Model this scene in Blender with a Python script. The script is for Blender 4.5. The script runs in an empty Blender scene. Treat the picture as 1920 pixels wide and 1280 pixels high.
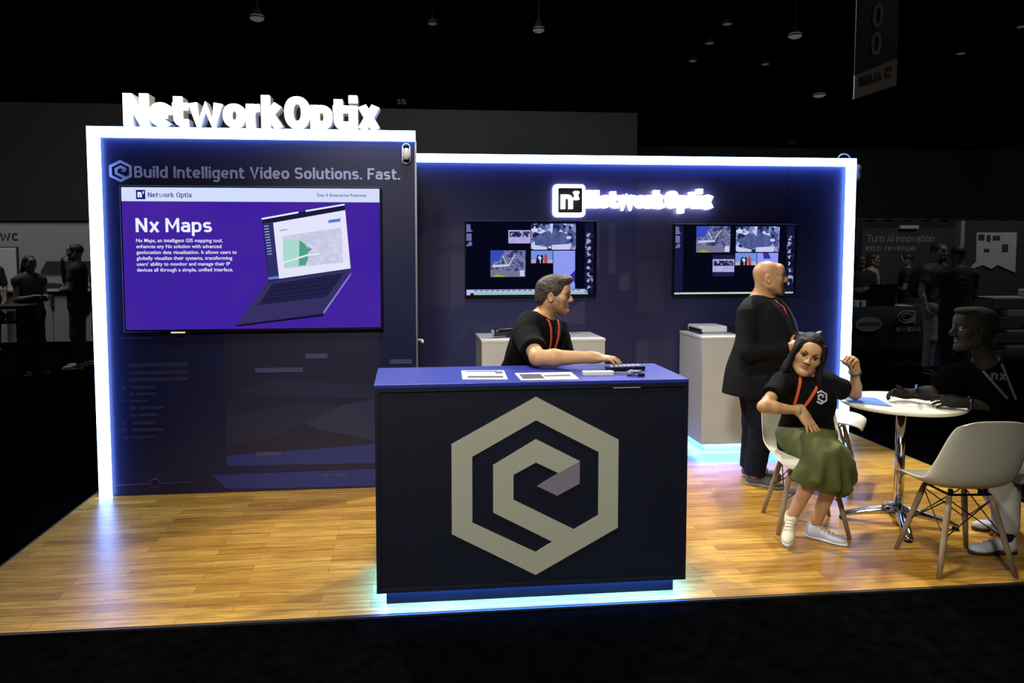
import bpy, bmesh, math, random
import numpy as np
from mathutils import Vector, Matrix
from mathutils.geometry import tessellate_polygon
random.seed(4)
SC = bpy.context.scene
COL = SC.collection
R = math.radians

# ------------------------------------------------------------------ camera
cd = bpy.data.cameras.new('camera'); cam = bpy.data.objects.new('camera', cd); COL.objects.link(cam)
cd.sensor_width = 36.0; cd.lens = 36.0 * 1385.78 / 1920.0
cd.shift_x = 56.9 / 1920.0; cd.shift_y = -78.15 / 1920.0
cd.clip_start = 0.05; cd.clip_end = 200
_yaw, _pit, _rol = -0.1003375, 0.0635689, -0.0018823
_fw = Vector((-math.sin(_yaw) * math.cos(_pit), math.cos(_yaw) * math.cos(_pit), -math.sin(_pit)))
_rt = Vector((math.cos(_yaw), math.sin(_yaw), 0)); _up = _rt.cross(_fw)
_r2 = _rt * math.cos(_rol) + _up * math.sin(_rol); _u2 = _up * math.cos(_rol) - _rt * math.sin(_rol)
m3 = Matrix((_r2, _u2, -_fw)).transposed()
cam.matrix_world = Matrix.Translation((2.04274, -3.26426, 1.62396)) @ m3.to_4x4()
SC.camera = cam

# ------------------------------------------------------------------ world, hall lights, added fill spots, exposure
W = bpy.data.worlds.new('world'); SC.world = W; W.use_nodes = True
W.node_tree.nodes['Background'].inputs[0].default_value = (0.6, 0.65, 0.8, 1)
W.node_tree.nodes['Background'].inputs[1].default_value = 0.0

def lamp(name, kind, loc, target, energy, color=(1, 1, 1), size=0.4, spot=70, blend=0.4):
    l = bpy.data.lights.new(name, kind); l.energy = energy; l.color = color
    o = bpy.data.objects.new(name, l); COL.objects.link(o); o.location = loc
    o.rotation_euler = (Vector(target) - Vector(loc)).to_track_quat('-Z', 'Y').to_euler()
    if kind == 'SPOT':
        l.spot_size = R(spot); l.spot_blend = blend; l.shadow_soft_size = size
    elif kind == 'AREA':
        l.size = size
    return o
WARM = (1.0, 0.93, 0.81)
lamp('hall_spot_behind_left', 'SPOT', (0.8, 3.9, 5.6), (2.6, 0.55, 0.0), 1550, WARM, .18, 66, .45)
lamp('hall_spot_behind_right', 'SPOT', (5.6, 3.7, 5.4), (4.1, 0.55, 0.0), 1350, WARM, .18, 60, .45)
lamp('hall_spot_over_front', 'SPOT', (2.2, -0.9, 5.8), (2.7, 1.0, 0.0), 680, WARM, .25, 58, .4)
lamp('fill_spot_from_aisle', 'SPOT', (0.6, -5.5, 5.2), (2.9, 0.8, 0.55), 1500, (1, .95, .86), .5, 34, .35)  # unseen frontal fill, added to lift the surfaces facing the aisle
lamp('fill_spot_slogan', 'SPOT', (1.6, -5.0, 5.0), (1.0, 1.82, 1.75), 480, (1, .96, .9), .5, 26, .6)  # unseen narrow spot added to brighten the tower slogan
lamp('hall_light_far_left', 'AREA', (-4.5, 7.5, 7.0), (-4.5, 9.0, 0), 210, (1, 1, 1), 3.0)
lamp('hall_light_far_right', 'AREA', (11.0, 4.5, 7.0), (10.5, 7.5, 0), 120, (1, 1, 1), 3.0)
lamp('hall_light_back', 'AREA', (3.0, 12.0, 7.8), (3.0, 20.0, 3.0), 110, (1, 1, 1), 5.0)

SC.view_settings.view_transform = 'Standard'
SC.view_settings.look = 'None'
SC.view_settings.exposure = 0.0
SC.view_settings.gamma = 1.0
SC.view_settings.use_curve_mapping = False
SC.cycles.max_bounces = 6
SC.cycles.use_denoising = True

# ------------------------------------------------------------------ materials
def lin(c):
    c = c / 255.0
    return c / 12.92 if c <= 0.04045 else ((c + 0.055) / 1.055) ** 2.4
def rgb(h):
    h = h.lstrip('#'); return (lin(int(h[0:2], 16)), lin(int(h[2:4], 16)), lin(int(h[4:6], 16)), 1)
MATS = {}
def mat(name, col, rough=0.5, metal=0.0, bump=None, var=None, spec=0.5, coat=0.0, emit=None, estr=1.0, sheen=0.0, sss=0.0):
    """one node material: hex colour, optional noise variation (scale, amount) and noise bump (scale, strength)"""
    if name in MATS: return MATS[name]
    m = bpy.data.materials.new(name); m.use_nodes = True; MATS[name] = m
    nt = m.node_tree; b = nt.nodes['Principled BSDF']
    c = rgb(col); b.inputs['Base Color'].default_value = c
    b.inputs['Roughness'].default_value = rough; b.inputs['Metallic'].default_value = metal
    b.inputs['Specular IOR Level'].default_value = spec
    if coat: b.inputs['Coat Weight'].default_value = coat; b.inputs['Coat Roughness'].default_value = 0.08
    if sheen: b.inputs['Sheen Weight'].default_value = sheen
    if sss:
        b.inputs['Subsurface Weight'].default_value = sss; b.inputs['Subsurface Radius'].default_value = (.012, .005, .003)
        b.inputs['Subsurface Scale'].default_value = 1.0
    if emit:
        b.inputs['Emission Color'].default_value = rgb(emit); b.inputs['Emission Strength'].default_value = estr
    if var or bump:
        tc = nt.nodes.new('ShaderNodeTexCoord')
    if var:
        n = nt.nodes.new('ShaderNodeTexNoise'); n.inputs['Scale'].default_value = var[0]; n.inputs['Detail'].default_value = 4
        nt.links.new(tc.outputs['Object'], n.inputs['Vector'])
        r = nt.nodes.new('ShaderNodeValToRGB')
        a = var[1]
        r.color_ramp.elements[0].position = .3; r.color_ramp.elements[1].position = .7
        r.color_ramp.elements[0].color = (c[0] * (1 - a), c[1] * (1 - a), c[2] * (1 - a), 1)
        r.color_ramp.elements[1].color = (min(1, c[0] * (1 + a)), min(1, c[1] * (1 + a)), min(1, c[2] * (1 + a)), 1)
        nt.links.new(n.outputs['Fac'], r.inputs['Fac']); nt.links.new(r.outputs['Color'], b.inputs['Base Color'])
    if bump:
        n = nt.nodes.new('ShaderNodeTexNoise'); n.inputs['Scale'].default_value = bump[0]; n.inputs['Detail'].default_value = 3
        nt.links.new(tc.outputs['Object'], n.inputs['Vector'])
        bp = nt.nodes.new('ShaderNodeBump'); bp.inputs['Strength'].default_value = bump[1]; bp.inputs['Distance'].default_value = 0.01
        nt.links.new(n.outputs['Fac'], bp.inputs['Height']); nt.links.new(bp.outputs['Normal'], b.inputs['Normal'])
    return m
def glow(name, col, strength=1.0):
    """a light-giving surface (lamp, strip, lit screen)"""
    if name in MATS: return MATS[name]
    m = bpy.data.materials.new(name); m.use_nodes = True; MATS[name] = m
    nt = m.node_tree; nt.nodes.clear()
    e = nt.nodes.new('ShaderNodeEmission'); o = nt.nodes.new('ShaderNodeOutputMaterial')
    e.inputs[0].default_value = rgb(col) if isinstance(col, str) else tuple(col) + (1,)
    e.inputs[1].default_value = strength
    nt.links.new(e.outputs[0], o.inputs[0]); return m
def picture(name, stops, scale=18, kind='noise', strength=1.0, stretch=(1, 1, 1)):
    """a lit screen tile showing busy video: noise or cells through a colour ramp"""
    m = glow(name, (0, 0, 0), strength); nt = m.node_tree
    if len(nt.nodes) > 2: return m
    e = [n for n in nt.nodes if n.type == 'EMISSION'][0]
    tc = nt.nodes.new('ShaderNodeTexCoord'); mp = nt.nodes.new('ShaderNodeMapping'); mp.inputs['Scale'].default_value = stretch
    nt.links.new(tc.outputs['Object'], mp.inputs[0])
    if kind == 'noise':
        n = nt.nodes.new('ShaderNodeTexNoise'); n.inputs['Detail'].default_value = 5; out = n.outputs['Fac']
    else:
        n = nt.nodes.new('ShaderNodeTexVoronoi'); out = n.outputs['Color']
    n.inputs['Scale'].default_value = scale
    nt.links.new(mp.outputs[0], n.inputs['Vector'])
    r = nt.nodes.new('ShaderNodeValToRGB'); r.color_ramp.interpolation = 'CONSTANT' if kind == 'cells' else 'LINEAR'
    el = r.color_ramp.elements
    while len(el) < len(stops): el.new(0.5)
    for k, (p, c) in enumerate(stops): el[k].position = p; el[k].color = rgb(c)
    nt.links.new(out, r.inputs['Fac']); nt.links.new(r.outputs['Color'], e.inputs[0]); return m
def wood_floor():
    m = bpy.data.materials.new('oak_plank_floor'); m.use_nodes = True; nt = m.node_tree; b = nt.nodes['Principled BSDF']
    L = nt.links.new
    tc = nt.nodes.new('ShaderNodeTexCoord')
    br = nt.nodes.new('ShaderNodeTexBrick'); br.offset = 0.37; br.offset_frequency = 2
    br.inputs['Scale'].default_value = 1.0; br.inputs['Brick Width'].default_value = 0.62; br.inputs['Row Height'].default_value = 0.075
    br.inputs['Mortar Size'].default_value = 0.0012; br.inputs['Mortar Smooth'].default_value = 0.2; br.inputs['Bias'].default_value = 0.0
    br.inputs['Color1'].default_value = rgb('#d0a64a'); br.inputs['Color2'].default_value = rgb('#a87b2a'); br.inputs['Mortar'].default_value = rgb('#7c4f1c')
    L(tc.outputs['Object'], br.inputs['Vector'])
    mp = nt.nodes.new('ShaderNodeMapping'); mp.inputs['Scale'].default_value = (1.3, 17, 1); L(tc.outputs['Object'], mp.inputs[0])
    n = nt.nodes.new('ShaderNodeTexNoise'); n.inputs['Scale'].default_value = 2.9; n.inputs['Detail'].default_value = 8; n.inputs['Roughness'].default_value = .62; n.inputs['Distortion'].default_value = .6
    L(mp.outputs[0], n.inputs['Vector'])
    r = nt.nodes.new('ShaderNodeValToRGB')
    r.color_ramp.elements[0].position = .32; r.color_ramp.elements[0].color = (.42, .34, .24, 1)
    r.color_ramp.elements[1].position = .62; r.color_ramp.elements[1].color = (1.15, 1.12, 1.05, 1)
    L(n.outputs['Fac'], r.inputs['Fac'])
    mx = nt.nodes.new('ShaderNodeMix'); mx.data_type = 'RGBA'; mx.blend_type = 'MULTIPLY'; mx.inputs['Factor'].default_value = .85
    L(br.outputs['Color'], mx.inputs[6]); L(r.outputs['Color'], mx.inputs[7]); L(mx.outputs[2], b.inputs['Base Color'])
    b.inputs['Roughness'].default_value = 0.34; b.inputs['Specular IOR Level'].default_value = 0.4
    bp = nt.nodes.new('ShaderNodeBump'); bp.inputs['Strength'].default_value = .12; bp.inputs['Distance'].default_value = .003
    L(n.outputs['Fac'], bp.inputs['Height']); L(bp.outputs['Normal'], b.inputs['Normal'])
    return m

# ------------------------------------------------------------------ mesh helpers
class MB:
    def __init__(s): s.bm = bmesh.new()
    def poly(s, pts):
        return s.bm.faces.new([s.bm.verts.new(p) for p in pts])
    def box(s, x0, x1, y0, y1, z0, z1):
        v = [s.bm.verts.new(p) for p in ((x0, y0, z0), (x1, y0, z0), (x1, y1, z0), (x0, y1, z0), (x0, y0, z1), (x1, y0, z1), (x1, y1, z1), (x0, y1, z1))]
        for f in ((0, 3, 2, 1), (4, 5, 6, 7), (0, 1, 5, 4), (1, 2, 6, 5), (2, 3, 7, 6), (3, 0, 4, 7)): s.bm.faces.new([v[i] for i in f])
        return s
    def rings(s, rings, cap=True, closed=False):
        vs = [[s.bm.verts.new(p) for p in r] for r in rings]; n = len(vs[0]); m = len(vs)
        for i in range(m if closed else m - 1):
            a, b = vs[i], vs[(i + 1) % m]
            for j in range(n): s.bm.faces.new((a[j], a[(j + 1) % n], b[(j + 1) % n], b[j]))
        if cap and not closed: s.bm.faces.new(vs[0][::-1]); s.bm.faces.new(vs[-1])
        return s
    def tube(s, pts, r, seg=10, cap=True, closed=False):
        pts = [Vector(p) for p in pts]; rs = r if isinstance(r, (list, tuple)) else [r] * len(pts); out = []; u = None; n = len(pts)
        for i, p in enumerate(pts):
            d = (pts[(i + 1) % n] - pts[i - 1]) if closed else (pts[min(i + 1, n - 1)] - pts[max(i - 1, 0)]); d.normalize()
            if u is None: u = d.orthogonal().normalized()
            u = (u - d * u.dot(d)).normalized(); w = d.cross(u)
            out.append([p + (u * math.cos(2 * math.pi * k / seg) + w * math.sin(2 * math.pi * k / seg)) * rs[i] for k in range(seg)])
        return s.rings(out, cap, closed)
    def lathe(s, prof, c=(0, 0, 0), seg=32):
        c = Vector(c); return s.rings([[c + Vector((r * math.cos(2 * math.pi * k / seg), r * math.sin(2 * math.pi * k / seg), z)) for k in range(seg)] for r, z in prof])
    def ell(s, c, r, rot=None, seg=16):
        c = Vector(c); out = []
        for i in range(1, seg):
            t = math.pi * i / seg; ring = []
            for k in range(seg * 2):
                a = math.pi * k / seg; p = Vector((r[0] * math.sin(t) * math.cos(a), r[1] * math.sin(t) * math.sin(a), -r[2] * math.cos(t)))
                ring.append(c + (rot @ p if rot else p))
            out.append(ring)
        return s.rings(out)
    def flat(s, outline, holes, f):
        """polygon with holes in 2-D, mapped by f(u, v)"""
        polys = [[Vector((p[0], p[1], 0)) for p in outline]] + [[Vector((p[0], p[1], 0)) for p in h] for h in holes]
        flatp = [p for q in polys for p in q]; vs = [s.bm.verts.new(f(p.x, p.y)) for p in flatp]
        for t in tessellate_polygon(polys):
            try: s.bm.faces.new([vs[i] for i in t])
            except ValueError: pass
        return s
    def thick(s, outline, holes, f0, f1):
        """the same polygon as a slab between f0 and f1"""
        s.flat(outline, holes, f0); s.flat(outline, holes, f1)
        for q in [outline] + holes:
            n = len(q)
            for i in range(n):
                a, b = q[i], q[(i + 1) % n]; s.poly([f0(*a), f0(*b), f1(*b), f1(*a)])
        return s
    def mesh(s, name, recalc=True):
        bmesh.ops.remove_doubles(s.bm, verts=s.bm.verts, dist=1e-6)
        if recalc: bmesh.ops.recalc_face_normals(s.bm, faces=s.bm.faces)
        me = bpy.data.meshes.new(name); s.bm.to_mesh(me); s.bm.free(); return me
def wloc(p):
    v = Vector((0, 0, 0))
    while p is not None: v += p.location; p = p.parent
    return v
def put(name, me, m, parent=None, world=True, smooth=False, bevel=0.0):
    """link a mesh as ONE object; its points are in world space unless world=False (then in its parent's)"""
    if parent is not None and world: me.transform(Matrix.Translation(-wloc(parent)))
    o = bpy.data.objects.new(name, me); COL.objects.link(o)
    if m: me.materials.append(m)
    if parent is not None: o.parent = parent
    if smooth:
        for p in me.polygons: p.use_smooth = True
    if bevel:
        b = o.modifiers.new('bevel', 'BEVEL'); b.width = bevel; b.segments = 3; b.limit_method = 'ANGLE'; b.angle_limit = R(40)
    return o
def obj(name, mb, m, parent=None, world=True, smooth=False, bevel=0.0):
    return put(name, mb.mesh(name), m, parent, world, smooth, bevel)
def tag(o, label=None, cat=None, group=None, kind=None):
    if label: o['label'] = label
    if cat: o['category'] = cat
    if group: o['group'] = group
    if kind: o['kind'] = kind
    return o
def thing(name, label, cat, loc=(0, 0, 0), rotz=0.0, group=None):
    o = bpy.data.objects.new(name, None); o.empty_display_size = .1; COL.objects.link(o); o.location = loc; o.rotation_euler = (0, 0, rotz)
    return tag(o, label, cat, group)
def dup(root, loc, rotz, label, group=None):
    r = root.copy(); COL.objects.link(r); r.location = loc; r.rotation_euler = (0, 0, rotz); r['label'] = label
    if group: r['group'] = group
    for ch in list(root.children):
        c = ch.copy(); COL.objects.link(c); c.parent = r
        for g in ch.children:
            d = g.copy(); COL.objects.link(d); d.parent = c
    return r
def box(name, b, m, parent=None, bevel=0.0):
    return obj(name, MB().box(*b), m, parent, bevel=bevel)
def struct(o): o['kind'] = 'structure'; return o

# lettering: glyph outlines fitted to a width and a cap height, standing in the plane y = const and facing -Y
def text_mesh(body, bold=0.0, extrude=0.0, shear=0.0):
    cu = bpy.data.curves.new('lettering', 'FONT'); cu.body = body; cu.offset = bold; cu.extrude = extrude; cu.resolution_u = 4; cu.shear = shear
    o = bpy.data.objects.new('lettering', cu); COL.objects.link(o)
    dg = bpy.context.evaluated_depsgraph_get(); me = bpy.data.meshes.new_from_object(o.evaluated_get(dg))
    bpy.data.objects.remove(o); bpy.data.curves.remove(cu); return me
XH = .735
def _arc(cx, cy, rx, ry, a0, a1, n=12, p=2.4):
    out = []
    for k in range(n + 1):
        t = R(a0 + (a1 - a0) * k / n); c, s_ = math.cos(t), math.sin(t)
        out.append((cx + rx * math.copysign(abs(c) ** (2 / p), c), cy + ry * math.copysign(abs(s_) ** (2 / p), s_)))
    return out
def glyph(ch, w):
    """centre lines of a DIN-like letter (cap height 1) for stroke weight w; returns strokes and width"""
    m = w / 2; x = XH; T = 1 - m; t = x - m
    def bowl(W, lo, hi, a0=0, a1=360): return _arc(W / 2, (lo + hi) / 2, W / 2 - m, (hi - lo) / 2, a0, a1, 28)
    if ch == ' ': return [], .24
    if ch in '.': return [[(m, 0), (m, w)]], w
    if ch == ',': return [[(m, w), (m, 0), (0, -.12)]], w
    if ch == 'i': return [[(m, 0), (m, x)], [(m, x + .09), (m, x + .09 + w * 1.05)]], w
    if ch == 'l': return [[(m, 0), (m, 1.02)]], w
    if ch == 'I': return [[(m, 0), (m, 1)]], w
    if ch == 'o': return [bowl(.58, m, t)], .58
    if ch == 'O': return [bowl(.66, m, T)], .66
    if ch == '0': return [bowl(.60, m, T)], .60
    if ch == 'n': W = .56; return [[(m, 0), (m, x)], [(m, t - .20)] + _arc(W / 2, t - .22, W / 2 - m, .22, 180, 0, 16)[1:] + [(W - m, 0)]], W
    if ch == 'u': W = .56; return [[(m, x)] + _arc(W / 2, m + .22, W / 2 - m, .22, 180, 360, 16) + [(W - m, x)], [(W - m, 0), (W - m, x)]], W
    if ch == 'm': W = .84; h = W / 2; return [[(m, 0), (m, x)], [(m, t - .2)] + _arc((m + h) / 2, t - .2, (h - m) / 2, .2, 180, 0, 14)[1:] + [(h, 0)], [(h, t - .2)] + _arc((W - m + h) / 2, t - .2, (W - m - h) / 2, .2, 180, 0, 14)[1:] + [(W - m, 0)]], W
    if ch == 'r': W = .38; return [[(m, 0), (m, x)], [(m, t - .22)] + _arc(W - .02, t - .24, W - .02 - m, .24, 180, 90, 10)], W
    if ch == 'h': W = .56; return [[(m, 0), (m, 1.02)], [(m, t - .20)] + _arc(W / 2, t - .22, W / 2 - m, .22, 180, 0, 16)[1:] + [(W - m, 0)]], W
    if ch == 'd': W = .57; return [bowl(W, m, t), [(W - m, 0), (W - m, 1.02)]], W
    if ch == 'b': W = .57; return [bowl(W, m, t), [(m, 0), (m, 1.02)]], W
    if ch == 'p': W = .57; return [bowl(W, m, t), [(m, -.27), (m, x)]], W
    if ch == 'g': W = .57; return [bowl(W, m, t), [(W - m, x), (W - m, -.02)] + _arc(W / 2, -.02, W / 2 - m, .22, 360, 215, 12)], W
    if ch == 'a': W = .54; return [[(.07, t - .06)] + _arc(W / 2, t - .16, W / 2 - m, .16, 130, 0, 12) + [(W - m, 0)], [(W - m, x * .56), (W / 2, x * .56)] + _arc(W / 2, (x * .56 + m) / 2, W / 2 - m, (x * .56 - m) / 2, 90, 270, 14) + [(W / 2 + .05, m), (W - m, m + .12)]], W
    if ch == 'e': W = .57; return [[(m + .02, x * .49), (W - m, x * .49)], [(W - m, x * .49)] + _arc(W / 2, x / 2, W / 2 - m, t - x / 2, 8, 318, 26)], W
    if ch == 'c': W = .54; return [_arc(W / 2, x / 2, W / 2 - m, t - x / 2, 42, 318, 24)], W
    if ch == 's': W = .51; q = (t - m) / 4; return [_arc(W / 2, t - q, W / 2 - m, q, 25, 180, 10) + _arc(W / 2, t - q, W / 2 - m, q, 200, 270, 6) + _arc(W / 2, m + q, W / 2 - m, q, 90, -10, 8) + _arc(W / 2, m + q, W / 2 - m, q, -20, -155, 10)], W
    if ch == 'S': W = .60; q = (T - m) / 4; return [_arc(W / 2, T - q, W / 2 - m, q, 20, 180, 10) + _arc(W / 2, T - q, W / 2 - m, q, 200, 270, 6) + _arc(W / 2, m + q, W / 2 - m, q, 90, -10, 8) + _arc(W / 2, m + q, W / 2 - m, q, -20, -160, 10)], W
    if ch == 't': W = .40; c = .14; return [[(c, .93), (c, m + .14)] + _arc(c + .14, m + .14, .14, .14, 180, 270, 8) + [(W, m)], [(0, x - m), (W, x - m)]], W
    if ch == 'f': W = .38; c = .13; return [[(c, 0), (c, T - .12)] + _arc(c + .13, T - .12, .13, .12, 180, 90, 8) + [(W, T)], [(0, x - m), (W - .02, x - m)]], W
    if ch in 'wW': W, h = (.86, x) if ch == 'w' else (1.0, 1); return [[(m * .9, h), (W * .28, m * .3), (W / 2, h * .86), (W * .72, m * .3), (W - m * .9, h)]], W
    if ch in 'vV': W, h = (.56, x) if ch == 'v' else (.68, 1); return [[(m * .9, h), (W / 2, m * .4), (W - m * .9, h)]], W
    if ch == 'x': W = .57; return [[(m * .95, 0), (W - m * .95, x)], [(m * .95, x), (W - m * .95, 0)]], W
    if ch == 'y': W = .56; return [[(m * .9, x), (W / 2, m)], [(W - m * .9, x), (W * .36, -.25), (.04, -.25)]], W
    if ch == 'k': W = .55; return [[(m, 0), (m, 1.02)], [(m, x * .42), (W - m, x)], [(m + .14, x * .5), (W - m * .9, 0)]], W
    if ch == 'N': W = .64; return [[(m, 0), (m, 1)], [(m, 1 - m * .4), (W - m, m * .4)], [(W - m, 0), (W - m, 1)]], W
    if ch == 'M': W = .80; return [[(m, 0), (m, 1)], [(m, 1 - m * .3), (W / 2, .30), (W - m, 1 - m * .3)], [(W - m, 0), (W - m, 1)]], W
    if ch == 'B': W = .60; return [[(m, 0), (m, 1)], [(m, T), (W * .5, T)] + _arc(W * .5, (T + .53) / 2, W * .44 - m, (T - .53) / 2, 90, -90, 12) + [(m, .53)], [(W * .5, .53)] + _arc(W * .5, (m + .53) / 2, W * .5 - m, (.53 - m) / 2, 90, -90, 12) + [(m, m)]], W
    if ch == 'D': W = .62; return [[(m, 0), (m, 1)], [(m, T), (W * .4, T)] + _arc(W * .4, .5, W * .6 - m, T - .5, 90, -90, 16) + [(m, m)]], W
    if ch == 'F': W = .52; return [[(m, 0), (m, 1)], [(m, T), (W, T)], [(m, .5), (W - .05, .5)]], W
    if ch == 'T': W = .58; return [[(W / 2, 0), (W / 2, 1)], [(0, T), (W, T)]], W
    if ch == 'A': W = .70; return [[(m * .9, 0), (W / 2, 1 - m * .4), (W - m * .9, 0)], [(W * .22, .26), (W * .78, .26)]], W
    if ch == 'J': W = .50; return [[(W - m, 1), (W - m, m + .2)] + _arc(W / 2, m + .2, W / 2 - m, .2, 0, -165, 12)], W
    if ch == 'R': W = .60; return [[(m, 0), (m, 1)], [(m, T), (W * .5, T)] + _arc(W * .5, (T + .45) / 2, W * .48 - m, (T - .45) / 2, 90, -90, 12) + [(m, .45)], [(W * .45, .45), (W - m, 0)]], W
    if ch == 'C': W = .60; return [_arc(W / 2, .5, W / 2 - m, T - .5, 42, 318, 24)], W
    if ch == 'E': W = .52; return [[(m, 0), (m, 1)], [(m, T), (W, T)], [(m, .5), (W - .05, .5)], [(m, m), (W, m)]], W
    if ch == 'P': W = .58; return [[(m, 0), (m, 1)], [(m, T), (W * .5, T)] + _arc(W * .5, (T + .45) / 2, W * .48 - m, (T - .45) / 2, 90, -90, 12) + [(m, .45)]], W
    if ch == 'U': W = .62; return [[(m, 1)] + _arc(W / 2, m + .24, W / 2 - m, .24, 180, 360, 16) + [(W - m, 1)]], W
    if ch == '1': return [[(.08, .82), (.24, .96), (.24, 0)]], .34
    if ch == '3': W = .55; return [_arc(W / 2, .74, W / 2 - m, .26 - m, 150, -90, 14), _arc(W / 2, .26 + m / 2, W / 2 - m, .26 - m / 2, 90, -150, 14)], W
    if ch == '5': W = .55; return [[(W - .04, T), (m, T), (m + .01, .55)], [(m, .52)] + _arc(W / 2, .31, W / 2 - m, .31 - m, 110, -145, 16)], W
    return [], .3
def stroke_poly(pts, w):
    q = [Vector(p) for p in pts]; q = [p for i, p in enumerate(q) if i == 0 or (p - q[i - 1]).length > 1e-5]
    n = len(q); cl = n > 3 and (q[0] - q[-1]).length < 1e-4; L, Rr = [], []
    for i in range(n):
        a = q[i - 1] if i else (q[-2] if cl else None); b = q[i + 1] if i < n - 1 else (q[1] if cl else None)
        d1 = (q[i] - a).normalized() if a is not None else None; d2 = (b - q[i]).normalized() if b is not None else None
        d1 = d1 or d2; d2 = d2 or d1; t = d1 + d2; t = t.normalized() if t.length > 1e-6 else d1
        nn = Vector((-t.y, t.x)); k = min(1 / max(nn.dot(Vector((-d1.y, d1.x))), .3), 1.4); L.append(q[i] + nn * w / 2 * k); Rr.append(q[i] - nn * w / 2 * k)
    return L, Rr
def line_of(body, weight, gap):
    """[(x offset, strokes)] for a line set in the stroke alphabet, and its total width"""
    x = 0; out = []
    for ch in body:
        st, W = glyph(ch, weight)
        if st: out.append((x, st))
        x += W + gap
    return out, x - gap
def stroke_mesh(mb, strokes, weight, f, depth):
    f0 = f
    for j, st in enumerate(strokes):      # crossing strokes sit a hair apart so that no two faces coincide
        f = lambda u, v, d: (lambda p: (p[0], p[1] - .00035 * j, p[2]))(f0(u, v, d))
        L, Rr = stroke_poly(st, weight)
        for i in range(len(L) - 1):
            c = (L[i], L[i + 1], Rr[i + 1], Rr[i])
            mb.poly([f(p.x, p.y, 0) for p in c])
            if depth:
                mb.poly([f(p.x, p.y, 1) for p in c])
                for a, b in ((c[0], c[1]), (c[2], c[3])): mb.poly([f(a.x, a.y, 0), f(b.x, b.y, 0), f(b.x, b.y, 1), f(a.x, a.y, 1)])
        if depth:
            for a, b in ((L[0], Rr[0]), (L[-1], Rr[-1])): mb.poly([f(a.x, a.y, 0), f(b.x, b.y, 0), f(b.x, b.y, 1), f(a.x, a.y, 1)])
def glyph_meshes(body, x0, x1, zb, cap, y, depth=0.0, weight=.17, gap=.09, xf=None, grow=0.0):
    """one MB per letter: left x0, right x1, baseline zb, capital height cap, facing -Y; front face at y"""
    ls, W = line_of(body, weight, gap); sx = (x1 - x0) / W; out = []
    for ox, st in ls:
        mb = MB(); f = lambda u, v, d: (xf(x0 + (ox + u) * sx, zb + v * cap) if xf else (x0 + (ox + u) * sx, y + d * depth, zb + v * cap))
        stroke_mesh(mb, st, weight + grow, f, depth); out.append(mb)
    return out
def letters(body, x0, x1, zb, cap, y, depth=0.0, bold=0.0, xf=None, weight=None, gap=.09):
    """a whole line of lettering as one mesh; small print uses the built-in face"""
    if weight is None and cap < .03:
        me = text_mesh(body, bold, 0.0); xs = [v.co.x for v in me.vertices]; a, b = min(xs), max(xs); c = max(v.co.y for v in text_mesh('H').vertices)
        for v in me.vertices: v.co = (x0 + (v.co.x - a) / (b - a) * (x1 - x0), y, zb + v.co.y / c * cap)
        return me
    weight = weight or .17; ls, W = line_of(body, weight, gap); sx = (x1 - x0) / W; mb = MB()
    for ox, st in ls:
        stroke_mesh(mb, st, weight, (lambda u, v, d: xf(x0 + (ox + u) * sx, zb + v * cap) if xf else (x0 + (ox + u) * sx, y + d * depth, zb + v * cap)), depth)
    me = bpy.data.meshes.new('lettering'); mb.bm.to_mesh(me); mb.bm.free(); return me
# the folded hexagon emblem in unit coordinates
HEX = [(0, 1), (1, .5), (1, -.5), (0, -1), (-1, -.5), (-1, .5)]
HEXHOLE = [(0, .741), (.757, .366), (.757, -.35), (.463, -.50), (-.268, -.14), (-.268, .14), (.0, .27), (.27, .144), (.012, .004), (.258, -.112), (.529, .018),
           (.529, .27), (.0, .53), (-.51, .255), (-.51, -.275), (.2, -.63), (0, -.741), (-.757, -.38), (-.757, .355)]
FOLD = [(.529, .27), (.27, .144), (.012, .004), (.258, -.112), (.529, .018)]
def emblem(parent, c, hw, hh, y, depth, m1, m2, xf=None):
    f = xf or (lambda u, v, d: (c[0] + u * hw, y - d, c[1] + v * hh))
    a = obj('emblem', MB().thick(HEX, [HEXHOLE], lambda u, v: f(u, v, 0), lambda u, v: f(u, v, depth)), m1, parent)
    fold = [(.529, .27), (.27, .144), (.012, .004), (.258, -.112), (.529, .018)]
    obj('emblem_fold', MB().thick(fold, [], lambda u, v: f(u, v, 0), lambda u, v: f(u, v, depth * 1.15)), m2, a)
    return a

# ------------------------------------------------------------------ the hall
CARPET = mat('hall_carpet', '#050505', .98, bump=(90, .5), var=(14, .5), spec=.0)
HALLW = mat('hall_airwall', '#5d5d5a', .8, var=(.35, .12))
BLACKP = mat('black_ceiling_paint', '#060606', .95, spec=.05)
struct(box('floor', (-40, 40, -14, 40, -.07, -.012), CARPET))
struct(box('ceiling', (-40, 40, -14, 40, 9.0, 9.2), BLACKP))
struct(box('wall_back', (-30, 9.39, 20.0, 20.3, -.012, 6.06), HALLW))
struct(box('trim_1', (-30, 9.39, 19.98, 20.3, 6.06, 9.0), BLACKP))
struct(box('wall_far', (9.0, 26.9, 26.0, 26.3, -.012, 5.9), HALLW))
struct(box('trim_2', (9.0, 26.9, 25.98, 26.3, 5.9, 9.0), BLACKP))
struct(box('wall_right', (26.5, 26.8, -10, 26.0, -.012, 5.9), HALLW))
struct(box('trim_3', (26.48, 26.8, -10, 26.0, 5.9, 9.0), BLACKP))
struct(box('wall_left', (-30.3, -30.0, -10, 20.0, -.012, 6.06), HALLW))
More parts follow.
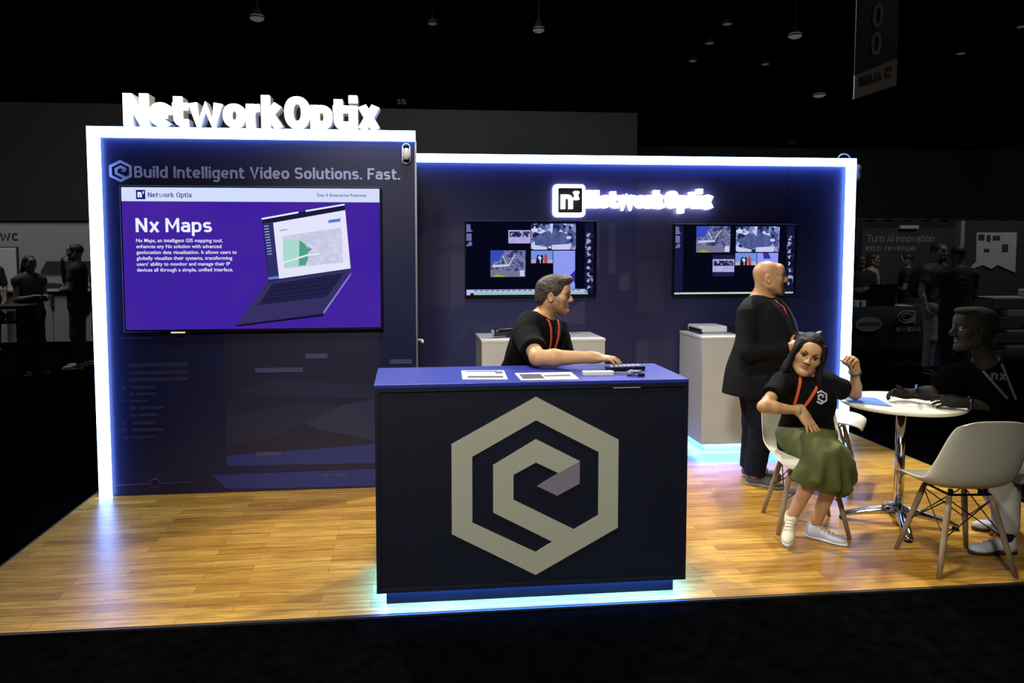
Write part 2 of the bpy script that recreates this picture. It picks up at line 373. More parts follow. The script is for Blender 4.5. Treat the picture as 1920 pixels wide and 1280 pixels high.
# booth platform of oak planks with a dark edge strip
WOOD = wood_floor()
struct(box('floor_platform', (-.07, 6.0, 0.0, 3.07, -.012, 0.0), WOOD))
struct(box('trim_4', (-.085, 6.015, -.016, 0.0, -.012, -.002), mat('platform_edge', '#1c1c1e', .6)))
struct(box('trim_5', (-.085, -.07, 0.0, 3.07, -.012, -.002), MATS['platform_edge']))
struct(box('trim_6', (6.0, 6.015, 0.0, 3.07, -.012, -.002), MATS['platform_edge']))

# ------------------------------------------------------------------ display tower on the left
NAVY = mat('navy_print_panel', '#17193a', .32, spec=.45, var=(1.4, .12))
STRIP = glow('led_strip_light', (.20, .37, 1.0), 16.0)
SILVER = mat('silver_trim', '#b9bcc4', .3, .9)
P1 = mat('navy_print_pale', '#292c48', .34); P2 = mat('navy_print_grey', '#20233c', .34); P3 = mat('navy_print_blue', '#252d6c', .34)
P4 = mat('navy_print_lines', '#383e60', .35); P5 = mat('navy_print_dusk', '#1b1d33', .34)
tw = thing('display_tower', 'tall navy display tower with a lit white edge strip and slogan', 'display wall', (0, 1.82, 0))
box('panel_body', (0.0, 2.10, 1.82, 2.98, 0.0, 2.435), NAVY, tw)
mb = MB().box(0.0, .066, 1.77, 1.819, 0.0, 2.44).box(.066, 2.105, 1.77, 1.819, 2.376, 2.44)
tag(obj('light_strip', mb, STRIP, tw), 'glowing white edge light strip')
box('edge_trim', (2.10, 2.112, 1.80, 1.83, 0.0, 2.376), SILVER, tw)
Yp = 1.8185
def decal(name, polys, m, parent, y):
    for k, p in enumerate(polys):
        if len(p) == 2: (a, b), (c, d) = p; p = [(a, b), (c, b), (c, d), (a, d)]
        mb = MB(); mb.poly([(x, y - .00025 * k, z) for x, z in p]); obj(name, mb, m, parent)
rects = [[(0.197, 0.898), (0.579, 0.868)], [(0.195, 0.842), (0.572, 0.819)], [(0.194, 0.798), (0.57, 0.773)], [(0.146, 0.751), (0.18, 0.72)], [(0.198, 0.744), (0.362, 0.722)],
         [(0.197, 0.701), (0.225, 0.677)], [(0.235, .698), (0.361, 0.679)], [(0.149, 0.659), (0.177, 0.64)], [(0.201, 0.652), (0.312, 0.634)], [(0.194, 0.609), (0.24, 0.583)],
         [(0.253, 0.607), (0.423, 0.585)], [(0.198, 0.559), (0.239, 0.533)], [(0.251, 0.558), (0.38, 0.536)], [(0.144, 0.511), (0.178, 0.485)], [(0.208, 0.506), (0.355, 0.482)],
         [(0.143, 0.461), (0.177, 0.436)], [(0.207, 0.458), (0.407, 0.436)], [(0.147, 0.412), (0.181, 0.386)], [(0.2, 0.408), (0.352, 0.387)], [(0.15, 1.072), (0.36, 1.055)]]
decal('printed_line', rects, P1, tw, Yp)
decal('printed_picture', [[(0.811, 1.11), (1.85, 1.10), (1.85, 0.168), (0.813, 0.173)]], P5, tw, Yp)
decal('printed_ridge', [[(0.821, 0.525), (1.346, 0.614), (1.85, 0.502), (1.85, 0.399), (1.355, 0.462), (1.06, 0.355), (0.817, 0.324)],
                         [(0.885, 0.687), (1.19, 0.781), (1.85, 0.706), (1.85, 0.623), (1.432, 0.631)]], P2, tw, Yp - .0008)
decal('printed_hill', [[(1.343, 0.462), (1.579, 0.583), (1.85, 0.623), (1.85, 0.322), (1.429, 0.422)]], P1, tw, Yp - .0016)
decal('printed_water', [[(0.815, 0.255), (1.85, 0.309), (1.85, 0.175), (0.815, 0.186)], [(0.715, 0.125), (1.85, 0.135), (1.85, 0.013), (0.81, 0.027)]], P3, tw, Yp - .0022)
decal('printed_mark', [[(1.015, 0.85), (1.331, 0.818)], [(1.351, 0.941), (1.498, 0.909)], [(1.919, 0.894), (2.07, 0.862)], [(1.009, 0.275), (1.18, 0.246)], [(1.45, .11), (1.51, .09)], [(1.54, .11), (1.62, .09)]], P4, tw, Yp - .0028)
mb = MB().tube([(0.09, Yp, .073), (0.31, Yp, .078)], .0025, 6).tube([(0.375, Yp, .081), (0.57, Yp, .078)], .0025, 6)
mb.tube([(.342 + .03 * math.cos(t), Yp, .079 + .03 * math.sin(t)) for t in np.linspace(0, 6.283, 25)[:-1]], .0025, 6, closed=True)
obj('printed_slider', mb, P4, tw)
SLOG = mat('slogan_grey', '#9aa2c8', .5)
emblem(tw, (.186, 2.160), .071, .072, Yp, .003, SLOG, mat('slogan_fold', '#6f78b5', .5))
put('slogan', letters('Build Intelligent Video Solutions. Fast.', .272, 2.0, 2.118, .076, Yp - .003, .003, weight=.165), SLOG, tw)
mb = MB().box(2.1, 2.16, 2.24, 2.262, .96, .985)
h = obj('door_handle', MB().tube([(2.10, 2.25, .973), (2.14, 2.25, .973), (2.15, 2.22, .973), (2.15, 2.13, .972)], .011, 10), mat('handle_white', '#d8d8d4', .35), tw, smooth=True)

# raised sign letters on top of the tower
SIGNW = glow('sign_face_light', (1.0, .97, .88), 3.2)
SIDE = mat('sign_letter_side', '#9b9a95', .5, emit='#8d8c86', estr=.25)
sg = thing('illuminated_sign', 'row of tall glowing white sign letters standing on top of the tower', 'sign', (1.05, 1.85, 2.44))
faces = glyph_meshes('Network', .228, 1.232, 2.449, .205, 1.775, .018, .225, .02) + glyph_meshes('Optix', 1.246, 1.868, 2.449, .205, 1.775, .018, .225, .02)
sides = glyph_meshes('Network', .228, 1.232, 2.449, .205, 1.793, .11, .225, .02, grow=.03) + glyph_meshes('Optix', 1.246, 1.868, 2.449, .205, 1.793, .11, .225, .02, grow=.03)
for k, (fmb, smb) in enumerate(zip(faces, sides)):
    s_ = obj('letter', smb, SIDE, sg); obj('letter_face', fmb, SIGNW, s_)
box('sign_rail', (.2, 1.9, 1.825, 1.9, 2.436, 2.452), mat('rail_grey', '#3a3d4a', .5), sg)

# white security camera on the tower's top right corner
WPL = mat('white_plastic', '#d9d9d6', .35); DGL = mat('dark_lens', '#07070a', .08)
sc_ = thing('security_camera', 'small white security camera on the top right corner of the tower', 'camera', (2.043, 1.82, 2.29))
def pill(cx, cz, hw, z0, z1, y0, y1, n=10):
    pts = [(cx + hw * math.cos(t), z1 - hw + hw * math.sin(t)) for t in np.linspace(0, math.pi, n)] + [(cx - hw * math.cos(t), z0 + hw - hw * math.sin(t)) for t in np.linspace(0, math.pi, n)]
    return MB().thick(pts, [], lambda u, v: (u, y0, v), lambda u, v: (u, y1, v))
obj('mount', pill(2.043, 0, .029, 2.222, 2.362, 1.80, 1.82), WPL, sc_, bevel=.004)
obj('camera_body', MB().rings([[(2.043 + .026 * math.cos(t), y, 2.285 + s * .026 * math.sin(t)) for t in np.linspace(0, 6.283, 25)[:-1]] for y, s in ((1.80, 1.3), (1.75, 1.5), (1.745, 1.4))]), WPL, sc_, smooth=True)
e = obj('dome', MB().ell((2.043, 1.782, 2.335), (.021, .021, .021)), DGL, sc_, smooth=True)
box('slot', (2.022, 2.064, 1.797, 1.801, 2.236, 2.252), DGL, sc_)

# ------------------------------------------------------------------ back wall of the booth
bw = thing('backdrop_panel', 'long navy backdrop of the booth with a lit white edge strip', 'display wall', (4.0, 2.96, 0))
box('panel_body', (2.10, 5.965, 2.96, 3.04, 0.0, 2.435), mat('backdrop_print_panel', '#2a2b52', .34, spec=.45, var=(1.2, .14)), bw)
mb = MB().box(2.112, 5.965, 2.905, 2.959, 2.376, 2.44).box(5.90, 5.965, 2.905, 2.959, 0.0, 2.376)
tag(obj('light_strip', mb, STRIP, bw), 'glowing white edge light strip')
Yb = 2.9585
B1 = mat('backdrop_print_pale', '#373858', .36); B2 = mat('backdrop_print_mauve', '#302f4e', .36); B5 = mat('backdrop_print_dusk', '#2b2d50', .36)
decal('printed_window', [[(2.162, 2.149), (2.287, 2.161), (2.308, 1.974), (2.208, 1.935)], [(2.252, 1.819), (2.391, 1.863), (2.39, 1.663), (2.251, 1.652)], [(2.408, 1.841), (2.531, 1.863), (2.53, 1.707), (2.407, 1.685)],
      [(2.251, 1.608), (2.385, 1.618), (2.382, 1.159), (2.253, 1.16)], [(2.407, 1.618), (2.53, 1.64), (2.529, 1.146), (2.405, 1.148)], [(2.146, 1.763), (2.224, 1.774), (2.214, 1.149), (2.142, 1.15)],
      [(2.476, 1.009), (2.565, 1.025), (2.531, 0.881), (2.475, 0.881)]], B2, bw, Yb)
decal('printed_column', [[(3.648, 1.888), (3.689, 1.888), (3.687, 1.468), (3.652, 1.468)], [(3.765, 1.866), (3.829, 1.877), (3.828, 1.433), (3.769, 1.444)], [(3.863, 1.432), (3.957, 1.455), (3.947, 1.294), (3.864, 1.306)],
      [(3.372, 1.075), (3.563, 1.245), (3.561, 1.004), (3.373, 1.024)], [(4.017, 0.842), (4.123, 0.867), (4.126, 0.666), (4.019, 0.668)]], B1, bw, Yb)
decal('printed_slab', [[(4.006, 2.235), (5.354, 2.24), (5.363, 1.875), (4.627, 1.873), (4.335, 1.856), (4.339, 1.603), (4.02, 1.604)], [(4.02, 1.546), (4.251, 1.546), (4.257, 1.095), (4.026, 1.097)],
      [(4.03, .86), (4.36, .84), (4.36, .62), (4.03, .60)]], B2, bw, Yb)
decal('printed_block', [[(4.109, 1.535), (4.251, 1.546), (4.254, 1.35), (4.111, 1.362)], [(5.441, 1.799), (5.774, 1.823), (5.741, 1.258), (5.455, 1.272)], [(5.42, 1.225), (5.842, 1.222), (5.846, 1.079), (5.423, 1.083)]], B5, bw, Yb - .0008)
mb = MB()
for x in (3.99, 5.37): mb.box(x - .0015, x + .0015, Yb - .001, Yb, 0, 2.37)
obj('panel_seam', mb, mat('seam_dark', '#05060d', .6), bw)

# backlit sign on the back wall: square badge and lettering
bs = thing('backlit_sign', 'backlit white letter sign with square badge on the back wall', 'sign', (3.9, 2.95, 2.06))
HALO = glow('sign_halo_light', (.70, .74, 1.0), 10.0)
def rsq(x0, x1, z0, z1, r, n=6):
    out = []
    for cx, cz, a in ((x1 - r, z1 - r, 0), (x0 + r, z1 - r, 90), (x0 + r, z0 + r, 180), (x1 - r, z0 + r, 270)):
        out += [(cx + r * math.cos(R(a + 90 * k / n)), cz + r * math.sin(R(a + 90 * k / n))) for k in range(n + 1)]
    return out
def slab(outl, y0, y1, holes=[]): return MB().thick(outl, holes, lambda u, v: (u, y0, v), lambda u, v: (u, y1, v))
obj('badge_halo', slab(rsq(3.276, 3.552, 1.925, 2.200, .035), 2.93, 2.957), HALO, bs)
obj('badge', slab(rsq(3.315, 3.520, 1.960, 2.168, .012), 2.905, 2.9295), mat('badge_dark', '#2a2b33', .4), bs)
BW = glow('badge_letter_light', (.95, .97, 1.0), 3.0)
put('badge_letter', letters('n', 3.333, 3.437, 1.990, .165, 2.89, .012, weight=.205), BW, bs)
put('badge_letter', letters('x', 3.436, 3.495, 2.068, .095, 2.89, .012, weight=.24), BW, bs)
for wd, a_, b_ in (('Network', 3.558, 4.240), ('Optix', 4.252, 4.670)): put('sign_word', letters(wd, a_, b_, 2.000, .150, 2.90, .055, weight=.27, gap=.0), HALO, bs)

# cable loop over the right end of the back wall, and a round clip lamp beyond it
tag(obj('cable', MB().tube([(5.84 + .06 * (1 - math.cos(t)), 2.99, 2.435 + .055 * math.sin(t)) for t in np.linspace(0, math.pi, 14)], .006, 8), mat('cable_grey', '#8f9498', .5), smooth=True),
    'thin grey cable looped over the top right corner of the backdrop', 'cable')
cl = thing('clip_lamp', 'small round grey lamp behind the top right corner of the backdrop', 'lamp', (6.02, 3.0, 2.36))
obj('lamp_shade', MB().rings([[(x, 3.0 + r * math.cos(t), 2.33 + r * math.sin(t)) for t in np.linspace(0, 6.283, 21)[:-1]] for x, r in ((5.965, .02), (5.985, .05), (6.03, .075), (6.032, .065))]), mat('lamp_grey', '#4a4a4c', .5), cl, smooth=True)

# ------------------------------------------------------------------ televisions
BEZ = mat('tv_bezel', '#08080a', .25); SCRB = glow('screen_black', '#07071a', 1.0)
def television(x0, x1, z0, z1, yf, ywall, label, screen):
    """bezel box, lit screen set in, wall bracket; returns the thing, the screen and fractions-to-points"""
    t = thing('television', label, 'television', ((x0 + x1) / 2, ywall, z0))
    box('tv_case', (x0 - .012, x1 + .012, yf, yf + .04, z0 - .014, z1 + .012), BEZ, t, bevel=.004)
    box('wall_bracket', ((x0 + x1) / 2 - .25, (x0 + x1) / 2 + .25, yf + .04, ywall, (z0 + z1) / 2 - .15, (z0 + z1) / 2 + .15), BEZ, t)
    s = box('screen', (x0, x1, yf - .002, yf + .002, z0, z1), screen, t)
    P = lambda u, v, k=1: (x0 + u * (x1 - x0), yf - .002 - .0004 * k, z1 - v * (z1 - z0))
    def tile(name, polys, m, k=1):
        mb = MB(); few = 1 < len(polys) < 5
        for p in polys:
            if len(p) == 4 and not isinstance(p[0], tuple): a, b, c, d = p; p = [(a, b), (c, b), (c, d), (a, d)]
            mb.poly([P(u, v, k) for u, v in p])
            if few: obj(name, mb, m, s); mb = MB()
        return None if few else obj(name, mb, m, s)
    def line(name, txt, u0, u1, vb, cap, m, k=2, bold=.01, weight=None):
        return put(name, letters(txt, x0 + u0 * (x1 - x0), x0 + u1 * (x1 - x0), z1 - vb * (z1 - z0), cap * (z1 - z0), yf - .002 - .0004 * k, 0, bold, weight=weight), m, s)
    return t, s, tile, line
PUR = picture('screen_purple', [(.35, '#3a1f9c'), (.7, '#48269f')], 1.6, 'noise')
t, s, tile, line = television(.205, 1.862, 1.122, 2.052, 1.768, 1.82, 'large television on the tower showing a purple slide with a laptop', PUR)
WHT = glow('screen_white', '#eaf0ff', 1.0); INK = glow('screen_indigo', '#2c1a80', 1.0); BLK = glow('screen_laptop_dark', '#1b1a3c', 1.0)
tile('slide_header', [(0, 0, 1, .097)], glow('screen_header', '#d3defc', 1.0))
tile('slide_badge', [(.055, .018, .090, .083)], INK, 2)
line('badge_letter', 'n', .061, .077, .070, .05, WHT, 3, weight=.24); line('badge_letter', 'x', .079, .086, .045, .022, WHT, 3, weight=.2)
line('slide_text', 'Network Optix', .100, .267, .069, .034, INK, weight=.14); line('slide_text', 'Gen 6 Enterprise Features', .751, .948, .058, .022, glow('screen_greyblue', '#4a4f8c', 1))
line('slide_title', 'Nx', .050, .140, .312, .098, WHT, 2, weight=.16); line('slide_title', 'Maps', .163, .340, .312, .098, WHT, 2, weight=.16)
for k, (tx, u1) in enumerate((('Nx Maps, an intelligent GIS mapping tool,', .380), ('enhances any Nx solution with advanced', .375), ('geolocation data visualization. It allows users to', .434),
                              ('globally visualize their systems, transforming', .416), ("users' ability to monitor and manage their IP", .407), ('devices all through a simple, unified interface.', .418))):
    line('slide_text', tx, .050, u1, .382 + .0412 * k, .024, WHT, 2, .012)
def fz(pts): return [((x - 32 - 45 * (y - 48) / 1025) / 1850, (y - 48) / 1010) for x, y in pts]   # slide artwork in its own sheet units
tile('laptop_base', [fz([(1085, 712), (1692, 625), (1495, 955), (862, 1030)])], glow('screen_laptop_grey', '#35305f', 1), 1)
tile('laptop_base_edge', [fz([(862, 1030), (1495, 955), (1495, 972), (865, 1042)])], glow('screen_edge_dark', '#120d33', 1), 2)
tile('laptop_rim', [fz([(1692, 655), (1690, 675), (1500, 955), (1495, 940)])], glow('screen_rim_pale', '#8a86c8', 1), 3)
tile('laptop_keys', [fz([(1120, 735), (1640, 660), (1515, 832), (1020, 886)])], BLK, 3)
rows = []
for r_ in range(5):
    for c_ in range(12):
        a, b = (c_ + .12) / 12, (c_ + .86) / 12; p, q_ = (r_ + .14) / 5, (r_ + .84) / 5
        B = lambda u, v: (1120 + (1640 - 1120) * u + v * ((1020 - 1120) * (1 - u) + (1515 - 1640) * u), 735 + (660 - 735) * u + v * ((886 - 735) * (1 - u) + (832 - 660) * u))
        rows.append(fz([B(a, p), B(b, p), B(b, q_), B(a, q_)]))
tile('laptop_key_grid', rows, glow('screen_key', '#24224a', 1), 4)
tile('laptop_lid', [fz([(1030, 268), (1628, 160), (1692, 628), (1088, 716)])], BLK, 5)
tile('laptop_page', [fz([(1112, 295), (1635, 203), (1688, 625), (1165, 698)])], glow('screen_page', '#e4e4fb', 1), 6)
tile('laptop_sidebar', [fz([(1038, 300), (1112, 290), (1160, 690), (1090, 700)])], glow('screen_sidebar', '#2e2f66', 1), 6)
tile('laptop_top_bar', [fz([(1028, 262), (1292, 214), (1294, 226), (1030, 274)]), fz([(1345, 205), (1628, 157), (1630, 168), (1347, 217)])], WHT, 7)
tile('laptop_button', [fz([(1514, 275), (1602, 262), (1602, 285), (1514, 297)]), fz([(1085, 686), (1164, 676), (1166, 698), (1088, 704)])], glow('screen_button', '#5b7fc8', 1), 8)
tile('laptop_menu', [fz([(1046 + 3 * k, 318 + 20 * k), (1080 + 3 * k, 313 + 20 * k), (1081 + 3 * k, 320 + 20 * k), (1047 + 3 * k, 325 + 20 * k)]) for k in range(11)] + [fz([(1162, 346), (1216, 338), (1216, 347), (1162, 355)])], glow('screen_menu', '#9aa0d8', 1), 8)
tile('map_area', [fz([(1180, 390), (1610, 330), (1630, 580), (1205, 625)])], picture('screen_map', [(.3, '#d6d6ee'), (.6, '#c3c6e2')], 30, 'noise'), 7)
tile('map_pale_green', [fz([(1190, 430), (1240, 410), (1304, 420), (1306, 605), (1200, 620), (1188, 520)])], glow('screen_mint', '#a9d8cf', 1), 8)
tile('map_green', [fz([(1306, 420), (1345, 445), (1372, 480), (1372, 560), (1355, 600), (1307, 606)])], glow('screen_green', '#4f9f88', 1), 9)
tile('map_arrow', [fz([(1372, 466), (1400, 486), (1372, 506)])], glow('screen_slate', '#7583b5', 1), 9)
tile('map_road', [fz([(1190, 575), (1370, 520), (1460, 512), (1462, 522), (1370, 534), (1192, 588)])], glow('screen_road', '#dcecf2', 1), 10)
box('tv_foot_light', (.49, .58, 1.764, 1.768, 1.098, 1.107), glow('tv_logo_light', '#e8e2c0', 1.0), t)

STAGE = picture('video_stage', [(.25, '#16163e'), (.42, '#454878'), (.55, '#8088b4'), (.62, '#2c2f55'), (.74, '#b9bfe0')], 26, 'noise')
FISH = picture('video_lobby', [(.0, '#20244f'), (.3, '#4c5590'), (.5, '#7a86bc'), (.7, '#c9d2f2'), (.85, '#2b3060')], 34, 'cells')
FISHM = picture('video_lobby_floor', [(.3, '#3c4a80'), (.7, '#5a689c')], 20, 'noise')
PEOP = picture('video_people', [(.35, '#1d1a2c'), (.5, '#a4493e'), (.6, '#d8b8a8')], 40, 'cells')
SKY_ = glow('video_sky', '#6f93e0', 1.0); SAND = glow('video_sand', '#b9a9b8', 1)
CROWD = picture('video_snow', [(.4, '#b9b2e6'), (.62, '#a49fd6')], 24, 'noise')
DARKF = picture('video_figures', [(.0, '#1c1b3c'), (.5, '#3d3a6c'), (.75, '#b9b2e6')], 60, 'cells', 1.0, (1.6, 1, 1))
MAPB = glow('video_map', '#8f98f0', 1.0); IND = glow('video_indigo', '#3a2aa8', 1)
THUMB = picture('video_thumbs', [(.0, '#0b0b22'), (.35, '#23254e'), (.6, '#0d0d24'), (.8, '#9aa0d0')], 45, 'cells')
ICON = glow('screen_icon', '#9c9cc8', 1); GREEN = glow('screen_timeline_green', '#8fd6b4', 1); PALE = glow('screen_timeline', '#b7bdec', 1); YEL = glow('video_yellow', '#a8a828', 1)
def feed_stage(tile, a, b, c, d):
    w, h = c - a, d - b
    tile('video_tile', [(a, b, c, d)], STAGE); tile('video_glow', [[(a, b), (a + .4 * w, b), (a + .25 * w, b + .4 * h), (a, b + .45 * h)]], glow('video_blue', '#3a49b8', 1), 2)
    tile('video_beams', [[(a + .33 * w, b + .2 * h), (a + .36 * w, b + .2 * h), (a + .47 * w, b + .5 * h), (a + .44 * w, b + .5 * h)], [(a + .7 * w, b + .15 * h), (a + .73 * w, b + .15 * h), (a + .55 * w, b + .52 * h), (a + .52 * w, b + .52 * h)],
          [(a + .05 * w, b + .55 * h), (a + .55 * w, b + .52 * h), (a + .55 * w, b + .60 * h), (a + .05 * w, b + .64 * h)]], glow('video_beam', '#c3c6e0', 1), 3)
    tile('video_ground', [[(a, b + .72 * h), (a + .8 * w, b + .78 * h), (a + .8 * w, d), (a, d)]], glow('video_greygreen', '#70758f', 1), 3)
    tile('video_rug', [[(a + .04 * w, d), (a + .2 * w, b + .90 * h), (a + .45 * w, d)]], YEL, 4)
    tile('video_sign', [(a + .84 * w, b + .76 * h, a + .97 * w, b + .98 * h)], glow('video_white', '#c9cbe6', 1), 4)
def feed_fish(tile, a, b, c, d):
    w, h = c - a, d - b; E = [(a + (.5 + .5 * math.cos(t)) * w, b + (.5 - .5 * math.sin(t)) * h) for t in np.linspace(0, 6.283, 40)[:-1]]
    tile('video_tile', [(a, b, c, d)], FISH)
    tile('video_floor', [[(a + (.5 + .38 * math.cos(t)) * w, b + (.58 - .30 * math.sin(t)) * h) for t in np.linspace(0, 6.283, 30)[:-1]]], FISHM, 2)
    tile('video_pillar', [[(a + .41 * w, b), (a + .49 * w, b), (a + .47 * w, b + .36 * h), (a + .44 * w, b + .36 * h)]], glow('video_pillar', '#b8c6ee', 1), 3)
    tile('video_tables', [[(a, b + .72 * h), (a + .1 * w, b + .82 * h), (a + .36 * w, b + .9 * h), (a + .34 * w, d), (a + .06 * w, d), (a, b + .95 * h)], [(a + .46 * w, b + .82 * h), (a + .9 * w, b + .78 * h), (a + .86 * w, d), (a + .46 * w, d)], [(a + .78 * w, b + .5 * h), (a + .88 * w, b + .47 * h), (a + .9 * w, b + .58 * h), (a + .8 * w, b + .6 * h)]], glow('video_tablewhite', '#c8c9f2', 1), 3)
def feed_people(tile, a, b, c, d):
    w, h = c - a, d - b
    tile('video_tile', [(a, b, c, d)], SKY_); tile('video_sand', [(a, b + .72 * h, c, d)], SAND, 2)
    tile('video_figures', [[(a + .22 * w, d), (a + .27 * w, b + .4 * h), (a + .36 * w, b + .3 * h), (a + .42 * w, b + .5 * h), (a + .4 * w, d)], [(a + .45 * w, d), (a + .44 * w, b + .4 * h), (a + .52 * w, b + .28 * h), (a + .56 * w, b + .6 * h), (a + .55 * w, d)]], glow('video_black', '#15142a', 1), 3)
    tile('video_figures', [[(a + .6 * w, d), (a + .6 * w, b + .45 * h), (a + .66 * w, b + .2 * h), (a + .74 * w, b + .4 * h), (a + .76 * w, d)]], glow('video_red', '#a84a44', 1), 4)
    tile('video_figures', [[(a + .3 * w, b + .5 * h), (a + .4 * w, b + .42 * h), (a + .5 * w, b + .6 * h), (a + .4 * w, b + .8 * h)]], glow('video_white', '#c9cbe6', 1), 5)
def feed_crowd(tile, a, b, c, d):
    w, h = c - a, d - b
    tile('video_tile', [(a, b, c, d)], CROWD); tile('video_figures', [(a + .05 * w, b + .1 * h, a + .97 * w, b + .52 * h)], DARKF, 2)
    tile('video_marks', [[(a + (.5 + .14 * k) * w, b + .72 * h), (a + (.58 + .14 * k) * w, b + .7 * h), (a + (.54 + .14 * k) * w, b + .82 * h)] for k in range(3)], ICON, 3)
def side_strip(tile, u0, u1, v0, v1, n):
    tile('thumbnail_bar', [(u0, 0, u1, .985)], glow('screen_bar', '#141632', 1), 1)
    hgt = (v1 - v0) / n
    tile('thumbnails', [(u0 + .004, v0 + hgt * k, u1 - .004, v0 + hgt * (k + .82)) for k in range(n)], THUMB, 2)
    tile('thumbnail_heads', [[(u0 + (u1 - u0) * (.3 + .3 * random.random() + .17 * math.cos(t)), v0 + hgt * (k + .4 + .3 * math.sin(t))) for t in np.linspace(0, 6.283, 9)[:-1]] for k in range(n)], ICON, 3)
def icons(tile, u0, u1, v0, v1):
    h = v1 - v0
    tile('icon_column', [[(u0, v0), (u1 * .6, v0), (u1 * .7, v0 + .25 * h), (u1, v0 + .33 * h), (u0, v0 + .36 * h)], [(u0, v0 + .42 * h), (u1 * .8, v0 + .42 * h), (u1 * .8, v0 + .75 * h), (u0, v0 + .75 * h)], [(u0, v0 + .95 * h), (u1 * .5, v0 + .78 * h), (u1 * .9, v0 + .82 * h), (u1 * .8, v0 + .98 * h), (u0, v0 + h)]], glow('screen_icon_dim', '#6a6aa0', 1), 2)
def fA(x, y): return ((x - 415) / 967, (y - 582) / 548)
def fB(x, y): return ((x - 378) / 917, (y - 607) / 533)
t, s, tile, line = television(2.537, 3.636, 1.266, 1.880, 2.915, 2.96, 'wall television behind the young man showing scattered camera feeds', SCRB)
feed_crowd(tile, *fA(727, 642), *fA(892, 741)); feed_fish(tile, *fA(897, 593), *fA(1235, 788)); feed_stage(tile, *fA(593, 793), *fA(855, 992)); feed_people(tile, *fA(897, 796), *fA(1060, 890))
tile('video_tile', [(*fA(1065, 796), *fA(1230, 1085))], MAPB); tile('video_shape', [[fA(1230, 945), fA(1190, 985), fA(1230, 1045)]], IND, 2)
side_strip(tile, fA(1303, 0)[0], fA(1370, 0)[0], .14, .95, 9); icons(tile, 0, .05, .03, .33)
tile('timeline', [(0, fA(0, 1087)[1], fA(1325, 0)[0], fA(0, 1113)[1])], PALE); tile('timeline_ticks', [(.06 + .042 * k, .928, .085 + .042 * k, .942) for k in range(20)], glow('screen_tick', '#4a4f9a', 1), 2)
tile('timeline_green', [(.055, .972, fA(1330, 0)[0], .994)], GREEN); tile('timeline_button', [(0, .968, .03, .996)], PALE)
t, s, tile, line = television(4.337, 5.430, 1.258, 1.857, 2.915, 2.96, 'wall television behind the bald man showing scattered camera feeds', SCRB)
feed_stage(tile, *fB(537, 615), *fB(793, 815)); feed_fish(tile, *fB(836, 616), *fB(1167, 812)); feed_people(tile, *fB(833, 820), *fB(995, 915))
tile('video_band', [(*fB(663, 835), *fB(826, 1000))], glow('screen_band', '#1d1d45', 1)); feed_crowd(lambda n, p, m, k=1: tile(n, p, m, k + 1), *fB(663, 868), *fB(826, 966))
tile('video_tile', [(*fB(1000, 820), *fB(1160, 915))], MAPB); tile('video_shape', [[fB(1042, 820), fB(1085, 820), fB(1105, 865), fB(1050, 865)]], IND, 2)
tile('sidebar', [(0, 0, .068, .95)], glow('screen_side', '#17183e', 1)); icons(tile, .003, .05, .02, .33)
side_strip(tile, fB(1223, 0)[0], fB(1283, 0)[0], .14, .9, 8)
tile('timeline_green', [(.047, .967, .985, .992)], glow('screen_timeline_pale', '#c3d8c0', 1)); tile('timeline_button', [(0, .967, .045, .995)], PALE)

# ------------------------------------------------------------------ plinths against the back wall
WLAM = mat('white_laminate', '#bdbfbf', .45, var=(3, .03)); CYAN = glow('under_glow_light', (.035, .19, 1.0), 260.0)
def plinth(x0, x1, label):
    t = thing('plinth', label, 'plinth', ((x0 + x1) / 2, 2.68, 0))
    box('cabinet', (x0 + .004, x1 - .004, 2.424, 2.93, .07, .925), WLAM, t, bevel=.002)
    box('plinth_top', (x0, x1, 2.42, 2.93, .925, .946), mat('white_top', '#d6d5cd', .35), t, bevel=.003)
    box('kick_base', (x0 + .05, x1 - .05, 2.48, 2.90, 0, .07), mat('kick_white', '#b8bcc0', .4), t)
    mb = MB().box(x0 + .03, x1 - .03, 2.45, 2.465, .064, .0695).box(x0 + .03, x0 + .045, 2.465, 2.90, .064, .0695).box(x1 - .045, x1 - .03, 2.465, 2.90, .064, .0695)
    tag(obj('under_glow_strip', mb, CYAN, t), 'glowing pale blue light strip under the cabinet'); return t
plinth(2.612, 3.600, 'white plinth behind the young man at the counter')
plinth(4.395, 5.385, 'white plinth behind the bald man in the dark suit')
BPL = mat('black_plastic', '#101013', .35); GPL = mat('grey_plastic', '#9a9a98', .4)
d = thing('projector', 'white box device with a dark front on the right plinth', 'device', (4.60, 2.70, .946))
box('case', (4.455, 4.70, 2.64, 2.90, .958, 1.010), WPL, d, bevel=.012); box('front_face', (4.45, 4.475, 2.63, 2.86, .948, .990), BPL, d, bevel=.006); box('foot', (4.49, 4.69, 2.64, 2.88, .946, .962), GPL, d)
d = thing('recorder', 'flat black device beside the white box device on the right plinth', 'device', (4.95, 2.68, .946))
box('case', (4.75, 5.12, 2.56, 2.85, .946, .985), BPL, d, bevel=.004); obj('dial', MB().ell((4.80, 2.57, 1.0), (.035, .035, .022)), mat('blue_grey_dial', '#4a5690', .3), d, smooth=True)
d = thing('bullet_camera', 'black bullet camera lying on the left plinth by the man\'s back', 'camera', (2.80, 2.62, .946))
obj('barrel', MB().tube([(2.72, 2.55, .99), (2.76, 2.56, .992), (2.90, 2.62, .996), (2.93, 2.64, .996)], [.03, .034, .034, .03], 16), BPL, d, smooth=True)
obj('lens_ring', MB().tube([(2.718, 2.549, .99), (2.712, 2.547, .99)], .026, 16), mat('lens_pale', '#b5b8c0', .3), d); box('stand', (2.83, 2.90, 2.57, 2.63, .946, .975), BPL, d)
